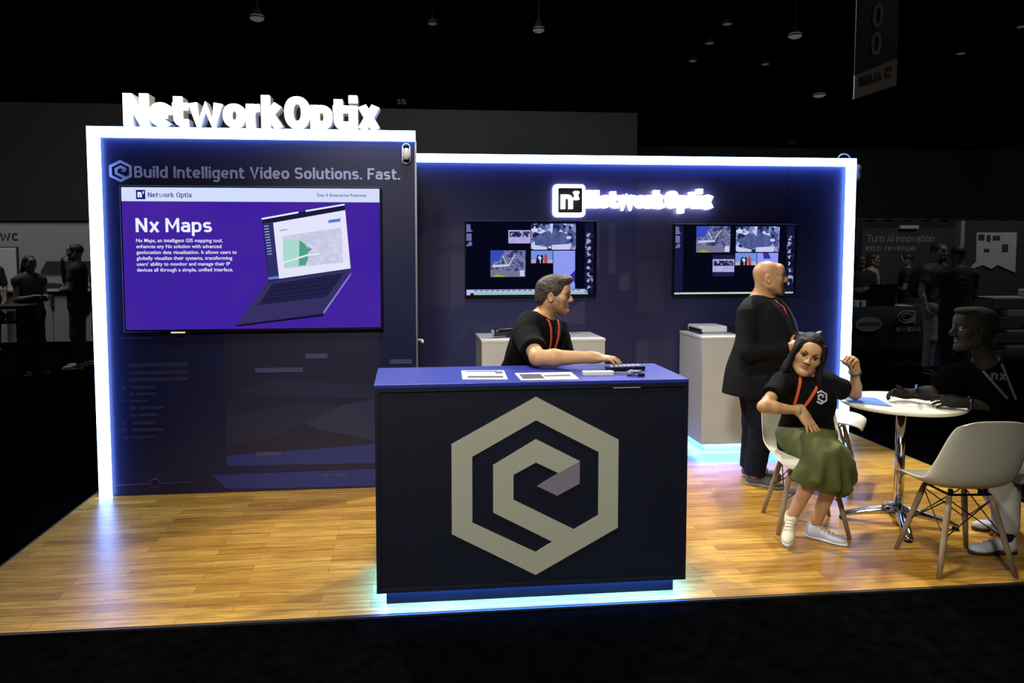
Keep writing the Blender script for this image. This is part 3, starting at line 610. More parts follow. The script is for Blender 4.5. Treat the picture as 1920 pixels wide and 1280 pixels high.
d = thing('door_sensor', 'small black gadget on the left plinth beside the man\'s chest', 'device', (3.29, 2.55, .946))
box('case', (3.24, 3.34, 2.52, 2.60, .946, .967), BPL, d, bevel=.004)
d = thing('adapter_plate', 'small grey plate at the back of the left plinth', 'device', (3.45, 2.80, .946)); box('case', (3.41, 3.48, 2.76, 2.82, .946, .953), GPL, d)

# ------------------------------------------------------------------ counter
CNAVY = mat('counter_navy', '#0c1122', .5, var=(2, .08)); CTOP = mat('counter_top_blue', '#2a3590', .34, spec=.5)
EMB = mat('emblem_grey', '#a6a797', .6); EMBF = mat('emblem_fold_mauve', '#7a7482', .6)
ct = thing('counter', 'navy reception counter with a large grey hexagon emblem on its front', 'counter', (2.62, .29, 0))
box('counter_body', (1.893, 3.346, .047, .536, .075, 1.018), CNAVY, ct, bevel=.002)
box('counter_top', (1.890, 3.349, .044, .539, 1.018, 1.034), CTOP, ct, bevel=.002)
mb = MB().box(1.893, 1.915, .040, .047, .075, 1.018).box(3.324, 3.346, .040, .047, .075, 1.018).box(1.915, 3.324, .040, .047, 1.0, 1.018).box(1.915, 3.324, .040, .047, .075, .092)
obj('front_frame', mb, CNAVY, ct)
box('kick_base', (1.935, 3.305, .095, .50, 0, .075), mat('kick_navy', '#06070e', .6, spec=.2), ct)
mb = MB().box(1.915, 3.325, .075, .090, .068, .0745).box(1.915, 1.93, .09, .50, .068, .0745).box(3.31, 3.325, .09, .50, .068, .0745)
tag(obj('under_glow_strip', mb, CYAN, ct), 'glowing pale blue light strip under the counter')
emblem(ct, (2.6255, .547), .389, .418, .046, .004, EMB, EMBF)
box('front_label', (2.985, 3.115, .038, .0405, .998, 1.002), mat('label_silver', '#9aa0a8', .3), ct)
PAPER = mat('paper_white', '#dcdde6', .6); GREY = mat('paper_print_grey', '#54565c', .6); GREYD = mat('paper_print_dark', '#36383e', .6)
def sheet(name, label, quad, prints, z=1.0345, m=PAPER, cat='leaflet'):
    t = thing(name, label, cat, (sum(p[0] for p in quad) / 4, sum(p[1] for p in quad) / 4, z))
    def B(u, v): a, b, c, d = [Vector(p) for p in quad]; return (a * (1 - u) + b * u) * (1 - v) + (d * (1 - u) + c * u) * v   # quad: far left, far right, near right, near left
    mb = MB(); mb.thick([(0, 0), (1, 0), (1, 1), (0, 1)], [], lambda u, v: (*B(u, v), z), lambda u, v: (*B(u, v), z + .0025)); obj('sheet', mb, m, t)
    for k, (nm, a, b, c, d, mm) in enumerate(prints):
        mb = MB(); mb.poly([(*B(u, v), z + .003) for u, v in ((a, b), (c, b), (c, d), (a, d))]); obj(nm, mb, mm, t)
    return t
sheet('leaflet', 'upright white leaflet with grey bands at the left of the counter top', [(2.308, .393), (2.520, .375), (2.505, .118), (2.295, .142)],
      [('printed_band', .1, .08, .82, .2, GREY), ('printed_block', .78, .12, .95, .42, GREY), ('printed_band', .12, .66, .92, .86, GREYD)])
sheet('leaflet', 'wide white leaflet with a dark picture at the middle of the counter top', [(2.562, .282), (2.842, .284), (2.836, .083), (2.562, .085)],
      [('printed_picture', .05, .18, .43, .86, GREYD), ('printed_band', .46, .36, .92, .6, GREY)])
d = thing('white_remote', 'slim white rectangular device lying in front of the hand on the counter', 'device', (2.96, .215, 1.034))
obj('case', MB().thick(rsq(2.885, 3.035, .19, .24, .012), [], lambda u, v: (u, v - .05 * (u - 2.96), 1.034), lambda u, v: (u, v - .05 * (u - 2.96), 1.05)), WPL, d, bevel=.003); box('button_strip', (2.90, 2.93, .208, .224, 1.05, 1.0515), GPL, d)
d = thing('keypad', 'black handheld keypad with pale keys under the man\'s hand on the counter', 'device', (3.13, .33, 1.034))
obj('case', MB().thick(rsq(-.10, .10, -.035, .035, .012), [], lambda u, v: (3.13 + u, .335 + v + .12 * u, 1.036), lambda u, v: (3.13 + u, .335 + v + .12 * u, 1.054)), BPL, d, bevel=.003)
mb = MB()
for i in range(7):
    for j in range(2):
        u, v = -.075 + .024 * i, -.016 + .03 * j; x, y = 3.13 + u, .335 + v + .12 * u; mb.box(x - .008, x + .008, y - .008, y + .008, 1.054, 1.059)
obj('keys', mb, mat('key_pale', '#a9b2d8', .4), d, bevel=.002); box('foot', (3.07, 3.19, .31, .36, 1.034, 1.037), BPL, d)
d = thing('cable_bundle', 'crumpled grey cable bundle at the right front of the counter top', 'cable', (3.12, .18, 1.034))
rng = random.Random(3); pts = [(3.045, .215, 1.042)]
for k in range(34):
    a = k * 1.9; pts.append((3.11 + .05 * math.cos(a) * (.6 + .4 * rng.random()) + .0008 * k, .175 + .035 * math.sin(a * 1.1) * rng.uniform(.5, 1), 1.040 + .008 * rng.random() + .0003 * k))
cu = []
for i in range(len(pts) - 1):
    for f in (0, .33, .66): cu.append(Vector(pts[i]).lerp(Vector(pts[i + 1]), f))
for _ in range(2): cu = [cu[0]] + [(cu[i - 1] + cu[i] * 2 + cu[i + 1]) / 4 for i in range(1, len(cu) - 1)] + [cu[-1]]
obj('cord', MB().tube(cu, .0045, 7), mat('cord_grey', '#6d7288', .4), d, smooth=True); obj('plug', MB().box(3.135, 3.165, .13, .15, 1.035, 1.05), BPL, d, bevel=.002)

# ------------------------------------------------------------------ meeting table with its papers
TTOP = mat('table_white', '#e6e2cc', .4); CHR = mat('chrome', '#c9ccd2', .12, 1.0)
tb = thing('meeting_table', 'round white pedestal table with a chrome column and four-star base', 'table', (4.955, .80, 0))
TC = (4.955, .80)
obj('tabletop', MB().lathe([(.02, .716), (.321, .716), (.333, .722), (.335, .733), (.331, .739), (.02, .74)], (*TC, 0), 72), TTOP, tb, smooth=True)
tb.children[0].modifiers.new('edge', 'EDGE_SPLIT').split_angle = R(40)
obj('column', MB().lathe([(.027, .05), (.027, .70)], (*TC, 0), 28), CHR, tb, smooth=True)
obj('top_plate', MB().lathe([(.03, .69), (.12, .705), (.13, .716)], (*TC, 0), 28), mat('black_metal', '#141416', .4, .6), tb)
mb = MB()
for k in range(4):
    a = R(65 + 90 * k); rg = []
    for q, (r, z, w, h_) in enumerate(((.02, .085, .035, .03), (.10, .075, .030, .026), (.20, .055, .027, .020), (.28, .034, .026, .014), (.315, .022, .024, .010))):
        c = Vector((TC[0] + r * math.cos(a), TC[1] + r * math.sin(a), z)); n = Vector((-math.sin(a), math.cos(a), 0))
        rg.append([c + n * (w * math.cos(t)) + Vector((0, 0, h_ * math.sin(t))) for t in np.linspace(0, 2 * math.pi, 13)[:-1]])
    mb.rings(rg)
obj('star_base', mb, CHR, tb, smooth=True)
mb = MB()
for k in range(4):
    a = R(65 + 90 * k); mb.lathe([(.018, 0.0), (.02, .006), (.016, .016)], (TC[0] + .30 * math.cos(a), TC[1] + .30 * math.sin(a), 0), 14)
obj('glide', mb, MATS['black_metal'], tb)
sheet('blue_paper', 'blue paper on the round table beside the woman\'s elbow', [(4.68, 1.00), (4.86, .90), (4.80, .66), (4.63, .80)], [], .7405, mat('paper_blue', '#4f78cc', .55), 'paper')
sheet('white_paper', 'white paper under the phone man\'s hands on the round table', [(4.94, .86), (5.12, .78), (5.03, .60), (4.85, .68)], [], .7405, mat('paper_cream', '#e6e2d2', .6), 'paper')

# ------------------------------------------------------------------ moulded shell chairs on dowel legs
SHELL = mat('shell_white', '#cfccba', .42, spec=.5); DOWEL = mat('dowel_beech', '#8d7a5c', .5, var=(9, .15)); WIRE = mat('black_wire', '#121214', .4, .5)
def shell_mesh():
    prof = [(.235, .395), (.225, .425), (.185, .437), (.09, .432), (-.02, .425), (-.11, .428), (-.17, .455), (-.205, .51), (-.225, .58), (-.245, .66), (-.262, .735), (-.275, .79), (-.282, .815)]
    wid = [.175, .195, .212, .222, .225, .225, .224, .222, .220, .214, .200, .178, .145]
    curl = [.0, .006, .016, .032, .045, .062, .085, .085, .060, .040, .026, .014, .004]
    n = len(prof); T = np.linspace(-1, 1, 17); bm = bmesh.new(); g = []
    for i, (y, z) in enumerate(prof):
        a = Vector(prof[max(i - 1, 0)]); b = Vector(prof[min(i + 1, n - 1)]); d = (b - a).normalized(); nn = Vector((-d.y, d.x)) * -1   # towards the sitter
        if nn.y < 0 and i < 6: nn = -nn
        if i >= 6: nn = Vector((abs(nn.x), abs(nn.y)))
        row = []
        for t in T:
            c = curl[i] * abs(t) ** 2.4; x = wid[i] * math.sin(t * math.pi / 2 * .92) / math.sin(math.pi / 2 * .92)
            end = 0
            if i == n - 1: end = -.035 * abs(t) ** 3
            if i == 0: end = .02 * abs(t) ** 3
            row.append(bm.verts.new((x, y + nn.x * c, z + nn.y * c + end)))
        g.append(row)
    for i in range(n - 1):
        for j in range(16): bm.faces.new((g[i][j], g[i][j + 1], g[i + 1][j + 1], g[i + 1][j]))
    bmesh.ops.recalc_face_normals(bm, faces=bm.faces); me = bpy.data.meshes.new('shell'); bm.to_mesh(me); bm.free(); return me
def make_chair(label, loc, rz, shellm):
    t = thing('shell_chair', label, 'chair', loc, R(rz), 'moulded shell chairs')
    s = put('shell', shell_mesh(), shellm, t, world=False, smooth=True)
    so = s.modifiers.new('thickness', 'SOLIDIFY'); so.thickness = .008; so.offset = 0
    su = s.modifiers.new('smooth', 'SUBSURF'); su.levels = 1; su.render_levels = 2
    F = []
    for sx in (-1, 1):
        for sy in (-1, 1):
            a = Vector((sx * .105, sy * .10 - .01, .395)); b = Vector((sx * .195, sy * .185 - .005, 0)); F.append((a, b))
            l = obj('leg', MB().tube([a, a.lerp(b, .2), a.lerp(b, .6), b], [.012, .0155, .0145, .011], 14), DOWEL, t, world=False, smooth=True)
    mb = MB(); at = lambda i, f: F[i][0].lerp(F[i][1], f)
    for i, j in ((0, 1), (2, 3), (0, 2), (1, 3)):
        mb.tube([at(i, .05), at(j, .52)], .0032, 6); mb.tube([at(j, .05), at(i, .52)], .0032, 6)
    for i in range(4): mb.tube([F[i][0] + Vector((0, 0, .0)), F[i][0].lerp(Vector((0, 0, .418)), .35)], .010, 8)
    mb.tube([F[0][0] + Vector((0, 0, .004)), F[1][0] + Vector((0, 0, .004)), F[3][0] + Vector((0, 0, .004)), F[2][0] + Vector((0, 0, .004))], .007, 8, closed=True)
    for k in range(4): c = F[k][0].lerp(Vector((0, 0, .40)), .15); mb.tube([c, c + Vector((0, 0, .028))], .012, 10)
    obj('wire_brace', mb, WIRE, t, world=False)
    return t
chA = make_chair('empty white shell chair standing in front, seen from behind', (4.872, .245, 0), -4.5, SHELL)
chC = dup(chA, (4.385, .83, 0), R(166), 'white shell chair under the seated woman')
chE = dup(chA, (5.03, 1.69, 0), R(-128), 'white shell chair half hidden behind the seated woman')
chD = make_chair('white shell chair with shade painted into its colour under the phone man at the right edge', (5.50, .345, 0), 78, mat('shell_white_shaded', '#39393b', .45))  # a white chair; the shade on it is painted into the shell colour

# ------------------------------------------------------------------ ceiling lamps, banner and wall markers of the hall
LAMPG = glow('hall_lamp_glow', '#4c4c4c', 1.0); LAMPS = glow('hall_spot_glow', '#3a3a3a', 1.0); HOUS = mat('lamp_housing', '#2a2a2a', .6)
for k, ((x, y, z), r) in enumerate((((-1.657, 16.18, 7.5), .20), ((5.564, 16.49, 7.5), .17), ((12.63, 16.36, 7.5), .20), ((17.55, 23.6, 7.5), .25))):
    lab = ('glowing hall lamp hanging high above the sign letters', 'glowing hall lamp hanging above the middle of the backdrop', 'glowing hall lamp hanging left of the banner', 'lowest glowing hall lamp, hanging below and left of the banner')[k]
    t = thing('high_bay_lamp', lab, 'lamp', (x, y, z), 0, 'hanging hall lamps')
    obj('lamp_shade', MB().lathe([(.03, .30), (.07, .28), (r * .75, .10), (r, 0.0), (r * .97, 0.0), (r * .7, .09)], (x, y, z), 24), HOUS, t, smooth=True)
    obj('bulb', MB().ell((x, y, z + .03), (r * .9, r * .9, .10)), LAMPG, t, smooth=True)
    obj('rod', MB().tube([(x, y, z + .28), (x, y, 9.0)], .012, 6), HOUS, t)
for k, (x, y) in enumerate(((2.2, 17.0), (11.6, 18.4), (11.9, 20.4), (2.85, 19.2), (20.6, 17.8), (21.0, 20.8), (17.9, 21.4), (15.0, 22.8), (12.2, 22.6))):
    lab = ('upper small ceiling light above the tower sign', 'small ceiling light at the top, left of the hanging lamp near the banner', 'small ceiling light below the first one left of the banner lamp', 'lower small ceiling light above the tower sign',
           'small ceiling light high at the right edge', 'second small ceiling light right of the banner', 'small ceiling light just under the lamp left of the banner', 'small ceiling light between the two lamps near the banner', 'smallest ceiling light above the backdrop sign')[k]
    t = thing('ceiling_light', lab, 'light', (x, y, 8.4), 0, 'small ceiling lights')
    obj('housing', MB().lathe([(.12, .02), (.16, .0), (.16, .12), (.05, .16)], (x, y, 8.4), 16), HOUS, t); obj('lens', MB().lathe([(.01, -.004), (.13, 0), (.13, .02), (.01, .02)], (x, y, 8.4), 16), LAMPS, t)
    obj('rod', MB().tube([(x, y, 8.52), (x, y, 9.0)], .012, 6), HOUS, t)
bn = thing('hanging_banner', 'tall dark hanging banner with two zeros and a pale lower panel', 'banner', (6.17, 3.0, 4.2))
def bx(u, v, d=0): return (5.93 + u * .50, 2.93 + .16 * u - d, 2.955 + .165 * u + v)      # the banner slants up to the right and away
mb = MB(); mb.thick([(0, 0), (1, 0), (1, 2.0), (0, 2.0)], [], lambda u, v: bx(u, v + .2), lambda u, v: bx(u, v + .2, .012)); obj('banner_cloth', mb, mat('banner_dark', '#141416', .8), bn)
mb = MB(); mb.thick([(0, 0), (1, 0), (1, .235), (0, .2)], [], lambda u, v: bx(u, v), lambda u, v: bx(u, v, .014)); obj('lower_panel', mb, mat('banner_grey', '#9a9a9a', .8), bn)
DIG = mat('banner_digit', '#8a8a8c', .8); BLK2 = mat('banner_black', '#0a0a0a', .8)
def on_b(x, z): return bx(x, z, .016)
put('numeral', letters('0', .36, .60, .32, .20, 0, xf=on_b, weight=.17), DIG, bn); put('numeral', letters('0', .38, .62, .555, .21, 0, xf=on_b, weight=.17), DIG, bn)
put('banner_text', letters('NiNJA', .10, .64, .085, .085, 0, xf=on_b, weight=.24, gap=.06), BLK2, bn)
mb = MB()
for k in range(4):
    a0 = .2 + 1.5 * k; pts = [(.78 + .09 * math.cos(t), .135 + .055 * math.sin(t)) for t in np.linspace(a0, a0 + 1.2, 8)]; inn = [(.78 + .045 * math.cos(t), .135 + .022 * math.sin(t)) for t in np.linspace(a0 + 1.1, a0 - .2, 8)]
    mb.poly([on_b(*p) for p in pts + inn])
obj('swirl_mark', mb, BLK2, bn)
mb = MB().tube([bx(-.02, .0), bx(1.02, 0)], .008, 8).tube([bx(.05, 2.2), (5.97, 2.94, 9.0)], .006, 6).tube([bx(.95, 2.2), (6.37, 3.08, 9.0)], .006, 6); obj('hanging_rod', mb, HOUS, bn)
MARK = mat('marker_grey', '#8a8a88', .7)
for txt, x0, x1, z, y, lab in (('S15', 1.79, 2.05, 6.19, 19.97, 'small S15 bay marker on the hall wall beside the tower sign'), ('S13', 17.6, 17.95, 6.06, 25.97, 'small S13 bay marker on the far hall wall above the backdrop'), ('S11', 25.4, 25.75, 6.06, 25.97, 'faint bay marker on the far hall wall near the right corner')):
    tag(put('bay_marker', letters(txt, x0, x1, z, .15, y, .008, weight=.18), MARK), lab, 'sign')

# ------------------------------------------------------------------ neighbouring stand at the left
GW = mat('stand_wall_grey', '#8d8d8a', .7, var=(.8, .06)); GD = mat('stand_dark', '#2c2826', .6); GL = mat('stand_pale', '#b4b4b0', .6)
lw = thing('stand_wall', 'pale exhibition wall of the left neighbouring stand with a dark slanted panel', 'display wall', (-6.0, 11.1, 0))
box('wall_panel', (-9.5, -2.2, 11.1, 11.25, -.012, 2.235), GW, lw); box('top_edge', (-9.5, -2.2, 11.05, 11.25, 2.235, 2.26), GD, lw)
put('wall_lettering', letters('pwc', -5.50, -5.03, 1.86, .19, 11.095, weight=.15), mat('wall_letter_dark', '#1e1e1e', .6), lw)
obj('slanted_panel', MB().thick([(-4.67, 1.27), (-3.2, 1.27), (-3.2, 1.48), (-4.55, 1.48)], [], lambda u, v: (u, 11.06, v), lambda u, v: (u, 11.1, v)), GD, lw)
po = thing('poster', 'white poster panel at the far left edge of the neighbouring stand', 'poster', (-5.5, 11.05, .9)); box('board', (-6.3, -5.06, 11.03, 11.095, .70, 1.73), GL, po, bevel=.01); box('poster_frame', (-6.32, -5.04, 11.05, 11.09, .68, 1.75), GD, po)
lc = thing('stand_counter', 'pale counter in front of the left neighbouring stand wall', 'counter', (-4.3, 10.5, 0))
box('counter_body', (-4.95, -3.3, 10.42, 10.95, .07, .96), GW, lc); box('counter_top', (-5.0, -3.25, 10.36, 11.0, .96, 1.0), GL, lc); box('kick_base', (-4.9, -3.35, 10.5, 10.9, -.012, .07), GD, lc); box('door_line', (-4.18, -4.172, 10.415, 10.42, .09, .95), GD, lc); box('hanging_bracket', (-4.20, -4.15, 10.38, 10.42, .68, .96), GD, lc)
bk = thing('brochure_tray', 'dark tray lying on the left neighbouring counter', 'tray', (-4.2, 10.6, 1.0)); obj('tray', MB().thick([(-4.55, 1.0), (-3.6, 1.0), (-3.75, 1.06), (-4.4, 1.10), (-4.52, 1.09)], [], lambda u, v: (u, 10.5, v), lambda u, v: (u, 10.75, v)), GD, bk)
kt = thing('cart_table', 'small cluttered cart table in front of the woman at the left edge', 'table', (-3.05, 6.75, 0))
box('table_top', (-3.55, -2.80, 6.55, 7.0, .93, .965), mat('cart_dark', '#1b1b1b', .6), kt); box('lower_shelf', (-3.5, -2.84, 6.58, 6.97, .74, .76), MATS['cart_dark'], kt)
for x in (-3.5, -2.86):
    for y in (6.6, 6.95): box('leg', (x - .02, x + .02, y - .02, y + .02, -.012, .93), MATS['cart_dark'], kt)
rng = random.Random(8)
for k in range(4):
    x = -3.42 + .15 * k; o = thing('clutter_bag', ('crumpled pale bag at the left on the cart shelf', 'second crumpled bag on the cart shelf', 'third crumpled bag on the cart shelf', 'rightmost crumpled bag on the cart shelf')[k], 'bag', (x, 6.65, .76), 0, 'crumpled bags on the cart shelf')
    obj('bag', MB().ell((x, 6.67, .825), (.075, .06, .07), Matrix.Rotation(rng.uniform(-.5, .5), 3, 'Y'), 10), GL if k % 2 else GW, o, smooth=True)

# ------------------------------------------------------------------ neighbouring stands at the right
pn = thing('slogan_panel', 'dark rounded display panel reading Turn AI innovation into revenue', 'display wall', (11.0, 9.0, 0))
PD = mat('panel_charcoal', '#35353a', .6, var=(1.2, .1)); PT = mat('panel_text', '#8c8c90', .6); FRM = mat('frame_dark', '#141417', .5)
obj('panel', slab(rsq(9.97, 12.18, .0, 2.04, .10), 9.0, 9.03), PD, pn)
for x in (9.80, 12.10): box('frame_post', (x - .015, x + .015, 9.05, 9.08, -.012, 2.2), FRM, pn)
put('panel_text', letters('Turn AI innovation', 10.075, 11.33, 1.80, .125, 8.996, weight=.12), PT, pn); put('panel_text', letters('into', 10.055, 10.335, 1.645, .10, 8.996, weight=.12), PT, pn); put('panel_text', letters('revenue.', 10.405, 11.01, 1.645, .10, 8.996, weight=.12), PT, pn)
put('panel_text', letters('Pricing, billing and invoicing built for AI companies', 10.05, 11.22, 1.545, .029, 8.996, 0, 0), mat('panel_text_dim', '#56565c', .6), pn)
mb = MB().tube([(11.86 + .085 * math.cos(t), 8.992, 1.835 + .09 * math.sin(t)) for t in np.linspace(.3, 5.9, 30)], .007, 6); obj('ring_mark', mb, PT, pn); put('panel_text', letters('orb.', 11.985, 12.13, 1.79, .075, 8.996, weight=.12), PT, pn)
box('clip_light', (10.66, 11.0, 8.95, 9.0, 2.03, 2.09), GL, pn)
bd = thing('backdrop_curtain', 'black drape hanging behind the slogan panel', 'curtain', (11.5, 9.6, 0)); 
mb = MB(); n = 90; pts = [(8.9 + 9.0 * k / n, 9.55 + .035 * math.sin(k * 1.7)) for k in range(n + 1)]
for k in range(n): mb.poly([(*pts[k], -.012), (*pts[k + 1], -.012), (*pts[k + 1], 2.22), (*pts[k], 2.22)])
so = obj('drape', mb, mat('drape_black', '#121213', .95), bd, smooth=True); so.modifiers.new('thickness', 'SOLIDIFY').thickness = .01
obj('rail', MB().tube([(8.9, 9.55, 2.22), (17.9, 9.55, 2.22)], .02, 8), FRM, bd)
for x in (8.9, 13.4, 17.9): obj('post', MB().tube([(x, 9.6, -.012), (x, 9.6, 2.24)], .02, 8), FRM, bd)
ft = thing('draped_table', 'table under a black cloth with two pale logos behind the booth', 'table', (8.9, 7.0, 0))
mb = MB(); q = 36
outl = []
for (x0, y0), (x1, y1) in (((8.0, 6.62), (9.75, 6.62)), ((9.75, 6.62), (9.75, 7.4)), ((9.75, 7.4), (8.0, 7.4)), ((8.0, 7.4), (8.0, 6.62))):
    for k in range(q): outl.append((x0 + (x1 - x0) * k / q, y0 + (y1 - y0) * k / q))
cx, cy = 8.875, 7.01
rg = []
for z, gr, wv in ((.84, .985, 0), (.835, 1.0, 0), (.55, 1.0, .006), (.28, 1.005, .012), (.0, 1.01, .018)):
    rg.append([(cx + (x - cx) * gr, cy + (y - cy) * gr + wv * math.sin(k * 1.1), z) for k, (x, y) in enumerate(outl)])
obj('cloth', mb.rings(rg), mat('cloth_black', '#161618', .9), ft, smooth=True)
OV = mat('oval_mark', '#7d7d7d', .7); 
obj('oval_logo', MB().flat([(8.56 + .20 * math.cos(t), .60 + .105 * math.sin(t)) for t in np.linspace(0, 6.283, 41)[:-1]], [], lambda u, v: (u, 6.585, v)), OV, ft)
put('cloth_lettering', letters('SUPERMICRO', 8.40, 8.72, .583, .045, 6.580, weight=.2), mat('oval_text', '#161616', .7), ft)
put('cloth_lettering', letters('NVIDIA', 8.98, 9.36, .49, .065, 6.585, weight=.22), OV, ft)
def eye(t, a, b): return (9.13 + a * math.cos(t), .70 + b * math.sin(t))
mb = MB()
for a, b, w in ((.13, .085, .016), (.075, .05, .014)): mb.tube([(eye(t, a, b)[0], 6.583, eye(t, a, b)[1]) for t in np.linspace(.5, 6.0, 26)], w * .6, 6)
mb.flat([(9.13, .79), (9.27, .79), (9.27, .615), (9.13, .615), (9.13, .64), (9.22, .70), (9.13, .76)], [], lambda u, v: (u, 6.584, v)); obj('eye_mark', mb, OV, ft)
lp = thing('laptop', 'dark open laptop standing on the black draped table', 'laptop', (8.85, 6.9, .84)); box('base', (8.62, 9.05, 6.75, 7.0, .84, .855), FRM, lp); obj('screen_lid', MB().thick([(8.62, 0), (9.05, 0), (9.05, .31), (8.62, .31)], [], lambda u, v: (u, 6.74 - .25 * v, .855 + v), lambda u, v: (u, 6.752 - .25 * v, .855 + v)), FRM, lp)
for nm, b, m, lab, ct_ in (('carton', (8.22, 8.40, 6.75, 6.95, .84, 1.00), GW, 'grey carton on the draped table beside the laptop', 'box'), ('carton', (8.40, 8.56, 6.66, 6.80, .84, .93), GL, 'small pale carton in front of the grey carton on the draped table', 'box'), ('papers', (9.12, 9.32, 6.7, 6.95, .84, .85), GL, 'stack of papers at the right end of the draped table', 'paper')):
    t = thing(nm, lab, ct_, ((b[0] + b[1]) / 2, (b[2] + b[3]) / 2, b[4])); box('body', b, m, t, bevel=.004)
    if nm == 'carton': box('tape', (b[0] + .06, b[0] + .09, b[2] - .001, b[3], b[4] + .001, b[5] + .001), GD, t)
# shelving and poster wall at the far right
rw = thing('poster_wall', 'dark exhibition wall with a pale edge post at the far right', 'display wall', (11.5, 7.3, 0)); box('panel', (10.52, 13.6, 7.3, 7.36, -.012, 2.10), PD, rw); box('edge_post', (10.46, 10.52, 7.27, 7.37, -.012, 2.10), GW, rw)
pp = thing('wall_poster', 'torn pale poster on the dark wall at the far right', 'poster', (10.95, 7.28, 1.6)); obj('sheet', MB().thick([(10.73, 1.92), (11.4, 1.92), (11.4, 1.30), (11.1, 1.42), (11.0, 1.36), (10.85, 1.42), (10.62, 1.34), (10.74, 1.46)], [], lambda u, v: (u, 7.285, v), lambda u, v: (u, 7.298, v)), GL, pp)
for k, (x, z, w, h_) in enumerate(((10.76, 1.80, .10, .09), (10.9, 1.78, .06, .1), (11.0, 1.80, .12, .07), (11.16, 1.62, .10, .12), (10.86, 1.62, .09, .05))): box('printed_block', (x, x + w, 7.282, 7.285, z, z + h_), PD, pp)

rk = thing('shelf_rack', 'metal shelf rack with stacked goods at the right edge', 'shelf', (10.3, 5.9, 0))
for x in (9.72, 10.75):
    for y in (5.72, 6.08): box('post', (x - .015, x + .015, y - .015, y + .015, -.012, 1.02), MATS['lamp_grey'], rk)
for z in (.30, .52, .74, 1.0): box('shelf', (9.70, 10.77, 5.70, 6.10, z, z + .02), MATS['lamp_grey'] if z < 1 else GW, rk)
for k, (x, z, w, h_) in enumerate(((9.95, .54, .34, .05), (10.35, .54, .3, .08), (9.95, .76, .30, .10), (10.32, .76, .36, .06), (9.95, .32, .5, .07), (10.30, 1.02, .30, .10))):
    lab = ('flat pale bundle at the left of the rack\'s second shelf', 'flat pale bundle at the right of the rack\'s second shelf', 'folded bundle at the left of the rack\'s third shelf', 'folded bundle at the right of the rack\'s third shelf', 'long bundle on the rack\'s lowest shelf', 'folded bundle lying on top of the rack')[k]
    t = thing('folded_bundle', lab, 'bundle', (x + w / 2, 5.85, z), 0, 'bundles on the shelf rack'); obj('bundle', MB().box(x, x + w, 5.74, 6.0, z, z + h_), GL if k % 2 else GW, t, bevel=.02)

# ------------------------------------------------------------------ people: bodies grown from rounded volumes, one skin each
def V(*p): return np.array(p, dtype=np.float64)
def un(v): v = np.asarray(v, float); return v / max(np.linalg.norm(v), 1e-9)
def pdist(P, pr):
    k = pr[0]
    if k == 'c':
        a, b, ra, rb = pr[1:5]; ab = b - a; t = np.clip(((P - a) @ ab) / max(ab @ ab, 1e-9), 0, 1)
        return np.linalg.norm(P - a - t[..., None] * ab, axis=-1) - (ra + (rb - ra) * t)
    if k == 'e':
        c, r, M = pr[1:4]; q = (P - c) @ M
        k0 = np.linalg.norm(q / r, axis=-1); k1 = np.linalg.norm(q / (r * r), axis=-1)
        return k0 * (k0 - 1) / np.maximum(k1, 1e-6)
    if k == 'l':      # loft: elliptical sections (pos, half width, half depth, right vector) along a path, flat ends
        st = pr[1]; out = None; n = len(st) - 1
        for i in range(n):
            a, wa, da, ra = st[i]; b, wb, db, rb = st[i + 1]; ab = b - a; L = np.linalg.norm(ab); ax = ab / L
            q = P - a; s = q @ ax; t = np.clip(s / L, 0, 1)
            r = ra + rb; r = un(r - ax * (r @ ax)); v = np.cross(ax, r)
            c = q - (t * L)[..., None] * ax; u1, v1 = c @ r, c @ v
            w = wa + (wb - wa) * t; d_ = da + (db - da) * t
            k0 = np.sqrt((u1 / w) ** 2 + (v1 / d_) ** 2); k1 = np.sqrt((u1 / w ** 2) ** 2 + (v1 / d_ ** 2) ** 2)
            d = k0 * (k0 - 1) / np.maximum(k1, 1e-6); d = np.where(k0 < 1e-3, -np.minimum(w, d_), d)
            tol = .4 * min(wa, da, wb, db); over = np.maximum(np.maximum(-s - (tol if i else 0), s - L - (tol if i < n - 1 else 0)), 0); d = np.where(over > 0, np.sqrt(np.maximum(d, 0) ** 2 + over ** 2), d)
            if i == 0: d = np.where(s >= 0, np.maximum(d, -s), d)
            if i == n - 1: d = np.where(s <= L, np.maximum(d, s - L), d)
            out = d if out is None else np.minimum(out, d)
        return out
    if k == 'h': return (P - pr[1]) @ pr[2]            # half space
def pbox(pr):
    if pr[0] == 'c': a, b, ra, rb = pr[1:5]; r = max(ra, rb); return np.minimum(a, b) - r, np.maximum(a, b) + r
    if pr[0] == 'e': r = pr[2].max(); return pr[1] - r, pr[1] + r
    if pr[0] == 'l':
        ps = np.array([q[0] for q in pr[1]]); r = max(max(q[1], q[2]) for q in pr[1]); return ps.min(0) - r, ps.max(0) + r
    return None
def cat_rom(st, n=7):
    n = max(n, 7)
    """resample loft stations smoothly"""
    out = []
    A = [np.concatenate([q[0], [q[1], q[2]], q[3]]) for q in st]
    for i in range(len(A) - 1):
        p0, p1, p2, p3 = A[max(i - 1, 0)], A[i], A[i + 1], A[min(i + 2, len(A) - 1)]
        for j in range(n):
            t = j / n; out.append(.5 * (2 * p1 + (p2 - p0) * t + (2 * p0 - 5 * p1 + 4 * p2 - p3) * t * t + (3 * p1 - p0 - 3 * p2 + p3) * t ** 3))
    out.append(A[-1]); return [(q[:3], q[3], q[4], q[5:8]) for q in out]
